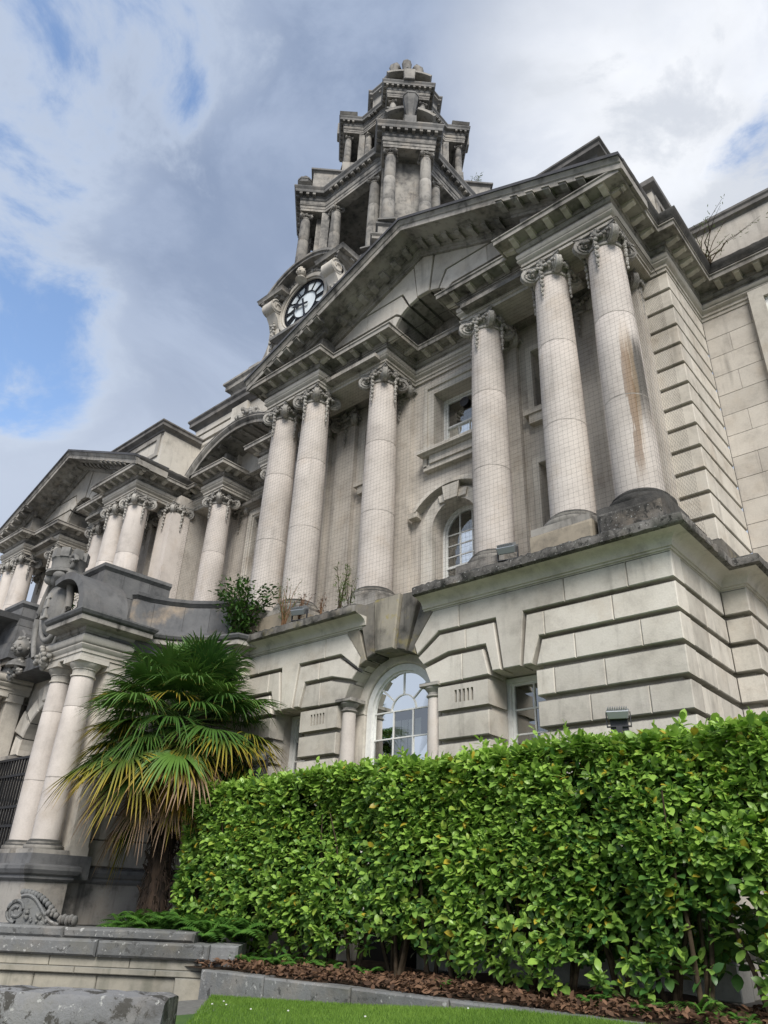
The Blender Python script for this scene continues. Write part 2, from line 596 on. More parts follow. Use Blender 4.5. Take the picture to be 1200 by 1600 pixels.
M['turf'] = turf_mat()
lw = MB()
n = 40
pts = []
for i in range(n + 1):
    x = -8.35 + (14.0 + 8.35) * i / n
    for j in range(9):
        y = -6 + (kerb_y(x) - 0.02 + 6) * j / 8
        xx = x if i > 0 else x - 0.0
        if i == 0:
            xx = -5.0 + (y - 3.6) * (-3.4 / 2.95) if y > 3.6 else -5.0
        pts.append((xx if i > 2 else (xx if i == 0 else max(x, -5.0 + (y - 3.6) * (-3.4 / 2.95) if y > 3.6 else -5.0 + 0.01 * i)), y, lawn_z(x, y)))
lw.add(pts, [(i * 9 + j, (i + 1) * 9 + j, (i + 1) * 9 + j + 1, i * 9 + j + 1) for i in range(n) for j in range(8)])
lw.build('lawn', 'turf', kind='structure', smooth=60, recalc=False)

# planting bed behind the kerb
M['soil'] = plain('bed_soil', (0.055, 0.038, 0.026), 0.95, 0.1, var=0.5)
sb = MB()
bx = [-9.2 + i * 0.35 for i in range(60)]
sb.add([(x, y, 0.05 + 0.05 * (j / 6) + 0.035 * math.sin(x * 3.1 + y * 5) * (j > 0)) for x in bx for j, y in enumerate([kerb_y(x) + 0.1 + (9.0 - kerb_y(x) - 0.1) * q / 6 for q in range(7)])],
       [(i * 7 + j, (i + 1) * 7 + j, (i + 1) * 7 + j + 1, i * 7 + j + 1) for i in range(59) for j in range(6)])
sb.build('planting_bed', 'soil', kind='structure', smooth=60, recalc=False)

# kerb of long stones
kr = thing('kerb', 'low grey stone kerb between the lawn and the hedge bed', 'kerb', (KA[0], KA[1], 0), kind='structure')
kd = Vector((KB[0] - KA[0], KB[1] - KA[1], 0)).normalized()
kang = math.atan2(kd.y, kd.x)
pos = -0.05
k = 0
while pos < 13:
    ln = random.uniform(0.9, 1.5)
    b = MB()
    b.prism([(0, -0.5), (ln - 0.012, -0.5), (ln - 0.012, 0.055), (0, 0.055 + random.uniform(-0.008, 0.006))], 0.0, 0.20, 0.018)
    b.build('kerb_stone', 'coping', kr, (pos * math.cos(0), 0, 0), 0)
    pos += ln
kr.rotation_euler = (0, 0, kang)

# ================================================================== TOWN HALL
PX = -7.90          # axis of the near pavilion
QX = -23.65         # axis of the far pavilion
MX = -15.78         # axis of the entrance bay
hall = thing('town_hall', 'pale stone classical town hall with columned pavilions and pediments', 'town hall', (MX, 9.0, -0.5))
HL = Vector((MX, 9.0, -0.5))


def part(name, me, wloc=(0, 0, 0), rot=0.0, parent=None, **kw):
    """a part of the hall placed in world coordinates; sub-parts are placed in their part's frame"""
    if parent is None:
        return place(name, me, hall, Vector(wloc) - HL, rot, **kw)
    return place(name, me, parent, wloc, rot, **kw)


def clip_x(P, xa, xb):
    for lim, sg in ((xa, 1), (xb, -1)):
        o = []
        for i in range(len(P)):
            a, b = P[i - 1], P[i]
            ia, ib = (a[0] - lim) * sg >= -1e-9, (b[0] - lim) * sg >= -1e-9
            if ia != ib:
                t_ = (lim - a[0]) / (b[0] - a[0])
                o.append((lim, a[1] + t_ * (b[1] - a[1])))
            if ib:
                o.append(b)
        P = o
        if len(P) < 3:
            return []
    return P


def mir(P):
    return [(-x, z) for x, z in reversed(P)]


def block(name, poly, y0, y1, mat, loc, ch=0.012, cuts=(), jo=0.004):
    """a stone (or a row of stones where cuts are given)"""
    xs_ = [-99] + sorted(cuts) + [99]
    for a, b in zip(xs_[:-1], xs_[1:]):
        P = clip_x(poly, a + (jo if a > -99 else 0), b - (jo if b < 99 else 0))
        P = [p for i, p in enumerate(P) if math.hypot(p[0] - P[i - 1][0], p[1] - P[i - 1][1]) > 1e-4]
        if len(P) < 3:
            continue
        dy = random.uniform(-0.003, 0.003)
        mb = MB().prism(P, y0 + dy, y1, ch)
        part(name, mb.mesh(name, mat, 0), loc)


def side_block(name, y0, y1, z0, z1, xf, depth, mat, loc, ch=0.012):
    mb = MB().prism([(y0, z0), (y1, z0), (y1, z1), (y0, z1)], 0, depth, ch)
    mb.xf(lambda s, d, z: (xf - d, s, z))
    part(name, mb.mesh(name, mat, 0), loc)


# ---------------- capital, column
def volute(mb, ang, dist, zc, r, th):
    """scroll standing on the diagonal: disc with a spiral on both faces"""
    st = len(mb.v)
    n = 20
    rings = [[(r_ * math.cos(2 * PI * k / n), y_, zc + r_ * math.sin(2 * PI * k / n)) for k in range(n)] for r_, y_ in ((r * 0.86, -th / 2), (r, -th / 2 + 0.015), (r, th / 2 - 0.015), (r * 0.86, th / 2))]
    mb.loft(rings)
    for sg in (-1, 1):
        pts = []
        for k in range(34):
            t_ = k / 33
            a = PI * 0.6 + t_ * 2 * PI * 1.9
            rr = r * (0.92 - 0.80 * t_)
            pts.append((rr * math.cos(a), sg * (th / 2 + 0.004 + 0.02 * t_), zc + rr * math.sin(a)))
        mb.tube(pts, [r * 0.095] * len(pts), 5)
        mb.ball((0, sg * (th / 2 + 0.02), zc), r * 0.16, 8, 4)
    # neck of the scroll rising to the abacus
    mb.box(-r * 1.6, r * 0.35, -th / 2 * 0.9, th / 2 * 0.9, zc + r * 0.45, zc + r * 1.05)
    ca, sa = math.cos(ang), math.sin(ang)
    mb.xf(lambda x, y, z: ((x + dist) * ca - y * sa, (x + dist) * sa + y * ca, z), st)


def capital_mesh(r, garland=True, mat='carved'):
    """angular Ionic capital for a neck radius r, hung with bell-flower drops; z=0 is the neck"""
    mb = MB()
    s = r / 0.31
    mb.lathe([(r * 0.98, -0.03), (r * 1.08, -0.03), (r * 1.12, 0), (r * 1.08, 0.03 * s), (r * 1.0, 0.04 * s), (r * 1.05, 0.10 * s), (r * 1.22, 0.17 * s), (r * 1.22, 0.21 * s), (r, 0.27 * s)], seg=24)
    for k in range(20):
        a = 2 * PI * k / 20
        mb.ball((r * 1.17 * math.cos(a), r * 1.17 * math.sin(a), 0.15 * s), (0.035 * s, 0.035 * s, 0.05 * s), 6, 4)
    for k in range(4):
        volute(mb, PI / 4 + k * PI / 2, 0.42 * s, 0.12 * s, 0.17 * s, 0.12 * s)
    # abacus with hollow sides
    P = []
    h = 0.40 * s
    for k in range(4):
        a = k * PI / 2
        ca, sa = math.cos(a), math.sin(a)
        for t_ in (-0.95, -0.85, -0.5, 0, 0.5, 0.85, 0.95):
            x, y = t_ * h, -h + 0.10 * s * (1 - t_ * t_)
            P.append((x * ca - y * sa, x * sa + y * ca))
    mb.prism_xy(P, 0.27 * s, 0.315 * s)
    mb.prism_xy([(x * 1.06, y * 1.06) for x, y in P], 0.318 * s, 0.36 * s)
    for k in range(4):
        a = k * PI / 2
        ca, sa = math.cos(a), math.sin(a)
        st = len(mb.v)
        mb.ball((0, -0.36 * s, 0.27 * s), (0.075 * s, 0.05 * s, 0.075 * s), 8, 5)
        for q in range(5):
            b = 2 * PI * q / 5
            mb.ball((0.07 * s * math.cos(b), -0.375 * s, 0.27 * s + 0.07 * s * math.sin(b)), 0.035 * s, 6, 4)
        for sg in (-1, 1):
            pts = [(sg * t_ * 0.25 * s, (-0.37 - 0.03 * math.sin(t_ * PI)) * s, (0.20 - 0.08 * math.sin(t_ * PI)) * s) for t_ in (0, 0.25, 0.5, 0.75, 1)]
            for q in range(5):
                mb.ball(pts[q], 0.042 * s, 6, 4)
        mb.xf(lambda x, y, z: (x * ca - y * sa, x * sa + y * ca, z), st)
    return mb.mesh('capital', mat, 50)


def drop_mesh(r, n=6, mat='carved'):
    mb = MB()
    s = r / 0.31
    for q in range(n):
        z = (0.10 - q * 0.105) * s
        w = (0.058 - 0.004 * q) * s
        mb.ball((0.012 * s * (-1) ** q, 0, z), (w, w * 0.8, 0.05 * s), 7, 4)
        mb.ball((-0.02 * s, -0.01, z - 0.05 * s), (w * 0.45, w * 0.45, 0.03 * s), 5, 3)
    mb.ball((0, 0, (0.10 - n * 0.105) * s), (0.024 * s, 0.024 * s, 0.045 * s), 6, 4)
    return mb.mesh('drop', mat, 60)


def shaft_r(t_, rb, rt):
    return rb - (rb - rt) * max(0, (t_ - 0.28) / 0.72) ** 1.5


def stained_mat():
    mt = M['column'].copy()
    mt.name = 'stained_column_stone'
    t = mt.node_tree
    p = t.nodes['Principled BSDF']
    src = p.inputs['Base Color'].links[0].from_socket
    ge = t.nodes.new('ShaderNodeNewGeometry')
    nz = noise(t, mapping(t, ge.outputs['Position'], (9, 9, 0.7)), 1.0, 7, 0.7)
    sp = t.nodes.new('ShaderNodeSeparateXYZ')
    t.links.new(ge.outputs['Position'], sp.inputs[0])
    def side(dx, dy, lo, hi, z0, z1, z2, z3):
        l = math.hypot(dx, dy)
        vm = t.nodes.new('ShaderNodeVectorMath')
        vm.operation = 'DOT_PRODUCT'
        t.links.new(ge.outputs['Normal'], vm.inputs[0])
        vm.inputs[1].default_value = (dx / l, dy / l, 0)
        d_ = mathn(t, 'ADD', vm.outputs['Value'], mathn(t, 'MULTIPLY', mathn(t, 'SUBTRACT', nz, 0.5), 0.16))
        zz = mathn(t, 'ADD', sp.outputs[2], mathn(t, 'MULTIPLY', mathn(t, 'SUBTRACT', nz, 0.5), 1.2))
        return mathn(t, 'MULTIPLY', ramp(t, d_, lo, hi), mathn(t, 'MULTIPLY', ramp(t, zz, z0, z1), mathn(t, 'SUBTRACT', 1.0, ramp(t, zz, z2, z3))))
    c = mixc(t, mathn(t, 'MULTIPLY', side(0.98, -0.42, 0.86, 0.97, 7.0, 8.2, 8.8, 9.6), 0.85), src, (0.05, 0.048, 0.042))
    c = mixc(t, mathn(t, 'MULTIPLY', side(0.66, -0.76, 0.962, 0.992, 6.5, 7.8, 9.0, 9.9), 0.36), c, (0.42, 0.29, 0.16))
    c = mixc(t, mathn(t, 'MULTIPLY', side(0.52, -0.86, 0.985, 0.995, 6.4, 7.0, 8.9, 9.4), 0.6), c, (0.16, 0.09, 0.04))
    t.links.new(c, p.inputs['Base Color'])
    return mt


M['stained'] = stained_mat()


def column(x, y, z0, z1, rb, rt, key, mats=('column', 'weathered', 'carved'), plinth=(0.5, 5.46), joints=(0.0, 0.34, 0.68, 1.0), owner=None, drops=(0, 1, 2, 3), capital=True):
    """z0: bottom of the drums, z1: neck under the capital"""
    own = owner or part

    def base():
        mb = MB()
        h, zb = plinth
        zz = z0 - 0.2 * rb / 0.36
        mb.prism_xy([(-h, -h), (h, -h), (h, h), (-h, h)], zb - z0, zz - z0)
        e = rb / 0.36
        mb.lathe([(rb * 1.32, -0.2 * e), (rb * 1.38, -0.16 * e), (rb * 1.36, -0.11 * e), (rb * 1.24, -0.09 * e), (rb * 1.18, -0.06 * e), (rb * 1.2, -0.03 * e), (rb * 1.12, 0.0), (rb * 1.02, 0.03 * e)], seg=36)
        return mb.mesh('column_base', mats[1], 40)
    c = own('column', cached(key + 'base', base), (x, y, z0))
    for i in range(len(joints) - 1):
        a, b = joints[i], joints[i + 1]

        def drum():
            mb = MB()
            h = z1 - z0
            nn = max(2, int((b - a) * 10))
            pr = [(shaft_r(a + (b - a) * q / nn, rb, rt), (a + (b - a) * q / nn) * h) for q in range(nn + 1)]
            pr[0] = (pr[0][0] - 0.006, pr[0][1])
            pr.insert(1, (pr[0][0] + 0.006, pr[0][1] + 0.010))
            pr[-1] = (pr[-1][0] - 0.006, pr[-1][1])
            pr.insert(-1, (pr[-1][0] + 0.006, pr[-1][1] - 0.010))
            if i == 0:
                pr.insert(0, (rb * 1.06, 0.0))
            return mb.lathe(pr, seg=40).mesh('drum', mats[0], 30)
        part('drum', cached(key + 'drum%d' % i, drum), (0, 0, 0), random.uniform(0, 6.28), c)
    if capital:
        part('capital', cached(key + 'cap', lambda: capital_mesh(rt, mat=mats[2])), (0, 0, z1 - z0), 0, c)
        for k in drops:
            a = k * PI / 2
            d = rt * 1.22
            part('bellflower_drop', cached(key + 'drop', lambda: drop_mesh(rt, mat=mats[2])), (d * math.sin(a), -d * math.cos(a), z1 - z0), a, c)
    return c


ENT_A = [(-0.7, 11.75), (0.0, 11.75), (0.0, 11.83), (0.025, 11.835), (0.025, 11.90), (0.06, 11.92), (0.085, 11.955), (0.085, 11.975), (-0.7, 11.975)]
ENT_F = [(-0.5, 11.976), (0.0, 11.976), (0.05, 11.99), (0.085, 12.03), (0.095, 12.075), (0.085, 12.12), (0.05, 12.16), (0.0, 12.175), (-0.5, 12.175)]
ENT_C = [(-0.5, 12.177), (0.03, 12.177), (0.03, 12.205), (0.06, 12.215), (0.085, 12.25), (0.085, 12.30), (0.11, 12.30), (0.11, 12.385), (0.37, 12.385), (0.37, 12.365), (0.40, 12.365), (0.40, 12.46), (0.425, 12.475), (0.425, 12.50), (-0.5, 12.60)]
ENT_K = [(-0.3, 12.49), (0.40, 12.502), (0.435, 12.515), (0.445, 12.56), (0.48, 12.60), (0.50, 12.66), (0.50, 12.70), (-0.3, 12.78)]


def modillion_mesh():
    mb = MB()
    mb.prism([(0.0, 0.0), (0.0, -0.085), (0.05, -0.085), (0.11, -0.07), (0.17, -0.045), (0.21, -0.05), (0.235, -0.035), (0.235, 0.0)], -0.055, 0.055, 0.006)
    mb.box(-0.01, 0.25, -0.07, 0.07, -0.012, 0.012)
    mb.xf(lambda o, w, z: (w, -o, z))
    return mb.mesh('modillion', 'stone', 30)


def modillions(path, loc, out0=0.11, z=12.384, sp=0.385, owner=part, me=None, ext=0.39, skip=lambda p: False):
    n = len(path)
    for i in range(n - 1):
        a, b = Vector(path[i]), Vector(path[i + 1])
        d = (b - a)
        ln = d.length
        d = d / ln
        nrm = Vector((d.y, -d.x))
        def turn(j):
            if j <= 0 or j >= n - 1:
                return 0
            p, q, r_ = Vector(path[j - 1]), Vector(path[j]), Vector(path[j + 1])
            c = (q - p).normalized().cross((r_ - q).normalized()) if False else ((q.x - p.x) * (r_.y - q.y) - (q.y - p.y) * (r_.x - q.x))
            return 1 if c > 0 else -1
        s0 = -0.33 if turn(i) > 0 else (0.52 if turn(i) < 0 else 0.1)
        s1 = ln + (0.33 if turn(i + 1) > 0 else (-0.52 if turn(i + 1) < 0 else -0.1))
        if turn(i) > 0:
            s0 = -0.03
        if turn(i + 1) > 0:
            s1 = ln + 0.03
        if s1 - s0 < -0.05:
            continue
        k = max(1, int(round((s1 - s0) / sp)))
        for q in range(k + 1):
            t_ = s0 + (s1 - s0) * q / k if s1 > s0 + 0.15 else (s0 + s1) / 2
            p = a + d * t_ + nrm * out0
            if not skip(p):
                owner('modillion', me or cached('modillion', modillion_mesh), (p.x + loc[0], p.y + loc[1], z + loc[2]), math.atan2(d.y, d.x))
            if s1 <= s0 + 0.15:
                break


def window(cx, w, z0, z1, y, loc, bars=2, rails=2, arch=False, plain_top=False, meet=None, fan=False, owner=part, back=True, fw=0.055):
    """white sash window; frame is the part, the panes of glass its sub-parts"""
    mb = MB()
    outer = arch_opening(cx, w, z0, z1 - w, 18) if arch else [(cx - w, z0), (cx + w, z0), (cx + w, z1), (cx - w, z1)]
    wi = w - fw
    inner = arch_opening(cx, wi, z0 + fw, z1 - w, 18) if arch else [(cx - wi, z0 + fw), (cx + wi, z0 + fw), (cx + wi, z1 - fw), (cx - wi, z1 - fw)]
    panel(mb, outer, [inner], y, y + 0.10)
    wi2 = wi - 0.035
    inner2 = arch_opening(cx, wi2, z0 + fw + 0.05, z1 - w, 18) if arch else [(cx - wi2, z0 + fw + 0.05), (cx + wi2, z0 + fw + 0.05), (cx + wi2, z1 - fw - 0.04), (cx - wi2, z1 - fw - 0.04)]
    panel(mb, inner, [inner2], y + 0.045, y + 0.09)
    zt = z1 - w if arch else z1 - fw - 0.04
    zb = z0 + fw + 0.05
    bw = 0.011
    yb = y + 0.05
    xs_ = [cx - wi2 + 2 * wi2 * (i + 1) / (bars + 1) for i in range(bars)]
    meet = meet if meet is not None else (zb + zt) / 2
    for x in xs_:
        ztop = meet if plain_top else zt if (not arch or fan) else zt + math.sqrt(max(0, wi2 ** 2 - (x - cx) ** 2))
        mb.box(x - bw, x + bw, yb, yb + 0.035, zb, ztop)
    zs = []
    mb.box(cx - wi2, cx + wi2, yb - 0.025, yb + 0.03, meet - 0.025, meet + 0.025)
    zlist = [zb]
    for lo, hi, kk in ((zb, meet, 1), (meet, zt, max(1, rails))):
        for i in range(1, kk):
            z = lo + (hi - lo) * i / kk
            zlist.append(z)
            mb.box(cx - wi2, cx + wi2, yb + 0.002, yb + 0.03, z - bw, z + bw)
        if hi == meet:
            zlist.append(meet)
    zlist.append(zt)
    if arch:
        mb.box(cx - wi2, cx + wi2, yb + 0.002, yb + 0.03, zt - bw, zt + bw)
        if fan:
            ri = wi2 * 0.42
            pr = []
            for i in range(15):
                a = PI * i / 14
                pr.append([(cx + (ri + dd) * math.cos(a), yb + e, zt + (ri + dd) * math.sin(a)) for dd, e in ((-bw, 0), (bw, 0), (bw, 0.03), (-bw, 0.03))])
            mb.loft(pr)
            for a in (PI * 0.22, PI * 0.5, PI * 0.78):
                ca, sa = math.cos(a), math.sin(a)
                q = []
                for rr in (ri, wi2):
                    q.append([(cx + rr * ca - sg * bw * sa, yb + e, zt + rr * sa + sg * bw * ca) for sg, e in ((-1, 0), (1, 0), (1, 0.03), (-1, 0.03))])
                mb.loft(q)
    f = owner('window', mb.mesh('window', 'paint', 0), loc)
    xl = [cx - wi2] + xs_ + [cx + wi2]
    yg = yb + 0.018
    for i in range(len(xl) - 1):
        for j in range(len(zlist) - 1):
            if plain_top and zlist[j] >= meet - 1e-6:
                if i == 0:
                    part('glass_pane', MB().add([(xl[0], yg, meet), (xl[-1], yg + 0.004, meet), (xl[-1], yg + 0.004, zt), (xl[0], yg, zt)], [(0, 1, 2, 3)]).mesh('glass_pane', 'glass', 0), (0, 0, 0), 0, f)
                continue
            ti = random.uniform(-0.006, 0.006)
            part('glass_pane', MB().add([(xl[i], yg + ti, zlist[j]), (xl[i + 1], yg - ti, zlist[j]), (xl[i + 1], yg - ti * 0.5, zlist[j + 1]), (xl[i], yg + ti * 0.5, zlist[j + 1])], [(0, 1, 2, 3)]).mesh('glass_pane', 'glass', 0), (0, 0, 0), 0, f)
    if arch:
        P = arch_pts(cx, zt, wi2, 18)
        cuts_ = xs_ if not fan else []
        xx = [-99] + cuts_ + [99]
        for a, b in zip(xx[:-1], xx[1:]):
            Q = clip_x(P, a, b)
            if len(Q) > 2:
                part('glass_pane', MB().add([(q[0], yg, q[1]) for q in Q], [tuple(range(len(Q)))]).mesh('glass_pane', 'glass', 0), (0, 0, 0), 0, f)
    return f


# ---------------- one pavilion, upper storeys (built twice)
def pavilion(cx, dy, near):
    loc = (cx, dy, 0)
    tag = 'pav'
    # back wall with its window openings
    def wallm():
        mb = MB()
        holes = [[(-0.45, 9.62), (0.61, 9.62), (0.61, 11.2), (-0.45, 11.2)], arch_opening(0.08, 0.56, 6.15, 7.70, 16)]
        for s in (-1, 1):
            q = 2.33 * s
            holes.append([(q - 0.27, 9.66), (q + 0.27, 9.66), (q + 0.27, 11.15), (q - 0.27, 11.15)])
            holes.append([(q - 0.27, 6.9), (q + 0.27, 6.9), (q + 0.27, 8.4), (q - 0.27, 8.4)])
        panel(mb, [(-4.94, 5.5), (4.46, 5.5), (4.46, 12.3), (-4.94, 12.3)], holes, 10.85, 11.3)
        return mb.mesh('back_wall', 'wall', 0)
    part('back_wall', cached('backwall', wallm), loc)
    part('room_lining', cached('lining', lambda: MB().box(-4.9, 4.9, 12.2, 12.3, 5.5, 12.2).box(-4.9, 4.9, 11.35, 12.3, 5.4, 5.45).box(-1.2, -1.1, 11.3, 12.3, 5.5, 12.2).box(1.1, 1.2, 11.3, 12.3, 5.5, 12.2).mesh('room_lining', 'dark', 0)), loc)
    # pilasters answering the columns
    def pil():
        mb = MB()
        mb.box(-0.31, 0.31, 10.72, 10.86, 5.9, 11.42)
        mb.box(-0.36, 0.36, 10.68, 10.86, 5.9, 6.1)
        mb.box(-0.34, 0.34, 10.70, 10.86, 6.1, 6.2)
        return mb.mesh('pilaster', 'wall', 0)
    for u in (-4.12, -3.22, -1.44, 1.44, 3.22, 4.12):
        p = part('pilaster', cached('pilaster', pil), (cx + u, dy, 0))
        part('capital', cached('colcap', lambda: capital_mesh(0.31)), (0, 10.98, 11.43), 0, p)
        part('bellflower_drop', cached('coldrop', lambda: drop_mesh(0.31)), (0, 10.68, 11.40), 0, p)
        part('bellflower_drop', cached('coldrop', lambda: drop_mesh(0.31)), (0.33, 10.9, 11.40), PI / 2, p)
    # columns
    for u in (-4.33, -3.22, 3.22, 4.33):
        if near and u > 4:
            column(cx + u, 9.66 + dy, 6.30, 11.42, 0.365, 0.31, 'stcol', ('stained', 'crust', 'carved'))
        else:
            column(cx + u, 9.66 + dy, 6.30, 11.42, 0.365, 0.31, 'col')
    for u in (-1.44, 1.44):
        column(cx + u, 10.10 + dy, 6.30, 11.42, 0.365, 0.31, 'col')
    # entablature
    if near:
        path = [(-4.66, 11.42), (-4.66, 9.3), (-2.84, 9.3), (-2.84, 9.75), (-1.07, 9.75), (-1.07, 10.8), (1.07, 10.8), (1.07, 9.75), (2.84, 9.75), (2.84, 9.3), (4.66, 9.3), (4.66, 11.0), (4.96, 11.0), (4.96, 12.85), (12, 12.85)]
    else:
        path = [(-4.66, 11.42), (-4.66, 9.3), (-2.84, 9.3), (-2.84, 9.75), (-1.07, 9.75), (-1.07, 10.8), (1.07, 10.8), (1.07, 9.75), (2.84, 9.75), (2.84, 9.3), (4.66, 9.3), (4.66, 11.42)]
    part('architrave', MB().sweep(ENT_A, path).mesh('architrave', 'stone', 25), loc)
    part('frieze', MB().sweep(ENT_F, path).mesh('frieze', 'stone', 40), loc)
    part('cornice', MB().sweep(ENT_C, path).mesh('cornice', 'weathered', 25), loc)
    for kp in ([(4.66, 8.96)] + [q for q in path if q[0] > 4.6 and q[1] > 10], [(-4.66, 11.42), (-4.66, 8.96)]):
        kpts = [kp[0]]
        for a_, b_ in zip(kp[:-1], kp[1:]):
            k_ = max(1, int(math.hypot(b_[0] - a_[0], b_[1] - a_[1]) / 0.09))
            kpts += [(a_[0] + (b_[0] - a_[0]) * i_ / k_, a_[1] + (b_[1] - a_[1]) * i_ / k_) for i_ in range(1, k_ + 1)]
        kb = MB().sweep(ENT_K, kpts)
        kb.v = [(x_, y_, z_ + (random.uniform(-0.012, 0.012) if z_ > 12.6 else 0)) for x_, y_, z_ in kb.v]
        part('cornice_crown', kb.mesh('cornice_crown', 'crust', 40), loc)
    modillions(path, loc, skip=lambda p: p[0] > 7)
    for s in (-1, 1):
        part('porch_ceiling', MB().box(*sorted((1.2 * s, 4.5 * s)), 9.5, 10.84, 11.9, 12.0).mesh('porch_ceiling', 'weathered', 0), loc)
    # pediment: tympanum stones and the arch in it
    A = [(0.915, 12.45), (2.84, 12.45), (2.84, 13.05), (0.83, 13.05), (0.70, 12.965), (0.82, 12.78)]
    B = [(0.46, 13.15), (0.60, 13.06), (0.67, 13.0), (0.81, 13.11), (2.84, 13.11), (2.84, 13.24), (1.98, 13.59), (0.67, 13.59)]
    Cc = [(0.42, 13.175), (0.63, 13.64), (1.88, 13.64), (0.32, 14.30), (0.195, 13.258)]
    D = [(-0.165, 13.268), (0.165, 13.268), (0.285, 14.31), (0, 14.43), (-0.285, 14.31)]
    for P in (A, B, Cc):
        block('tympanum_stone', P, 9.75, 9.826, 'stone', loc, 0.008, cuts=((1.75,) if P is not Cc else ()))
        block('tympanum_stone', mir(P), 9.75, 9.826, 'stone', loc, 0.008, cuts=((-1.75,) if P is not Cc else ()))
    block('keystone', D, 9.73, 9.826, 'stone', loc, 0.008)
    bt = MB()
    panel(bt, [(-2.9, 12.4), (-1.0, 12.4)] + list(reversed(arch_pts(0, 12.35, 0.97, 20)))[1:-1] + [(1.0, 12.4), (2.9, 12.4), (2.9, 13.3), (0, 14.5), (-2.9, 13.3)], [], 9.84, 10.0)
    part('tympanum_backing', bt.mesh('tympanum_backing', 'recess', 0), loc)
    angs = [0, 42, 62.5, 79, 101, 117.5, 138, 180]
    for a, b in zip(angs[:-1], angs[1:]):
        ra, rb_ = math.radians(a + (2.0 if a else 0)), math.radians(b - (2.0 if b < 180 else 0))
        Pp = arch_pts(0, 12.35, 0.92, 6, ra, rb_) + list(reversed(arch_pts(0, 12.35, 1.08, 6, ra, rb_)))
        part('vault_stone', MB().prism(Pp, 9.83, 10.80).mesh('vault_stone', 'weathered', 30), loc)
    part('vault_backing', MB().prism(arch_pts(0, 12.35, 0.97, 20) + list(reversed(arch_pts(0, 12.35, 1.2, 20))), 9.86, 10.86).mesh('vault_backing', 'sooty', 30), loc)
    part('lunette', MB().box(-1.1, 1.1, 10.82, 10.95, 12.3, 13.4).mesh('lunette', 'weathered', 0), loc)
    for s in (-1, 1):
        block('tympanum_stone', [(2.84, 12.5), (4.7, 12.5), (4.7, 12.52), (2.84, 13.26)] if s > 0 else mir([(2.84, 12.5), (4.7, 12.5), (4.7, 12.52), (2.84, 13.26)]), 9.3, 10.0, 'weathered', loc, 0.005)
    # raking cornice
    zb = lambda u: 14.56 - 0.425 * abs(u)

    def rake(sec, u0, u1):
        mb = MB()
        mb.loft([[(u, y, z + zb(u)) for y, z in sec] for u in (u0, u1)])
        return mb
    sec = [(8.80, 0.30), (8.80, 0.25), (8.83, 0.20), (8.845, 0.15), (8.87, 0.13), (8.87, 0.0), (8.91, 0.0), (8.91, 0.025), (9.36, 0.025), (9.36, 0.0), (10.0, 0.0), (10.0, 0.34)]
    bedm = [(9.55, 0.02), (9.55, -0.03), (9.60, -0.04), (9.63, -0.09), (9.66, -0.10), (9.68, -0.15), (9.80, -0.15), (9.80, 0.02)]
    bedp = [(y - 0.45, z) for y, z in bedm]
    tops = [(8.77, 0.25), (8.77, 0.326), (9.1, 0.36), (10.0, 0.372), (10.0, 0.345)]
    for s in (-1, 1):
        part('raking_cornice', rake(sec, 0.0, 5.13 * s).mesh('raking_cornice', 'weathered', 25), loc)
        part('coping', rake(tops, 0.0, 5.15 * s).mesh('coping', 'lead', 25), loc)
        part('raking_moulding', rake(bedm, 0.0, 2.86 * s).mesh('raking_moulding', 'weathered', 25), loc)
        part('raking_moulding', rake(bedp, 2.70 * s, 4.95 * s).mesh('raking_moulding', 'weathered', 25), loc)
        for i in range(14):
            u = (0.24 + 0.345 * i) * s
            if abs(u) > 4.6:
                continue
            yy = 9.55 if abs(u) < 2.55 else 9.10
            mb = MB()
            q = 0.425 * s
            w = 0.065
            for (e0, e1, zt_, zb_, ws) in ((0.0, 0.27, 0.02, -0.085, 1.0), (-0.0, 0.30, 0.024, -0.005, 1.25)):
                ww = w * ws
                mb.loft([[(u + t_, yy - e, z - q * (u + t_) + 14.56) for e, z in ((e0, zt_), (e1, zt_), (e1, zb_ + 0.04 * (ws == 1.0)), (e1 - 0.1, zb_), (e0, zb_))] for t_ in (-ww, ww)])
            part('modillion', mb.mesh('modillion', 'weathered', 0), loc)
    # window dressings
    def surround():
        mb = MB()
        panel(mb, [(-0.66, 9.25), (0.82, 9.25), (0.82, 11.42), (-0.66, 11.42)], [[(-0.45, 9.62), (0.61, 9.62), (0.61, 11.2), (-0.45, 11.2)]], 10.74, 10.86)
        panel(mb, [(-0.71, 9.25), (0.87, 9.25), (0.87, 11.48), (-0.71, 11.48)], [[(-0.61, 9.25), (0.77, 9.25), (0.77, 11.37), (-0.61, 11.37)]], 10.70, 10.86)
        return mb.mesh('window_surround', 'stone', 0)
    part('window_surround', cached('surround', surround), loc)
    part('window_sill', cached('sill', lambda: MB().sweep([(-0.2, 9.50), (0.0, 9.50), (0.03, 9.52), (0.10, 9.54), (0.10, 9.62), (-0.2, 9.66)], [(-0.66, 10.95), (-0.66, 10.62), (0.82, 10.62), (0.82, 10.95)]).sweep([(-0.1, 9.30), (0, 9.30), (0, 9.5), (-0.1, 9.5)], [(-0.50, 10.95), (-0.50, 10.66), (0.66, 10.66), (0.66, 10.95)]).box(-0.70, 0.86, 10.7, 10.9, 9.18, 9.298).mesh('window_sill', 'stone', 0)), loc)
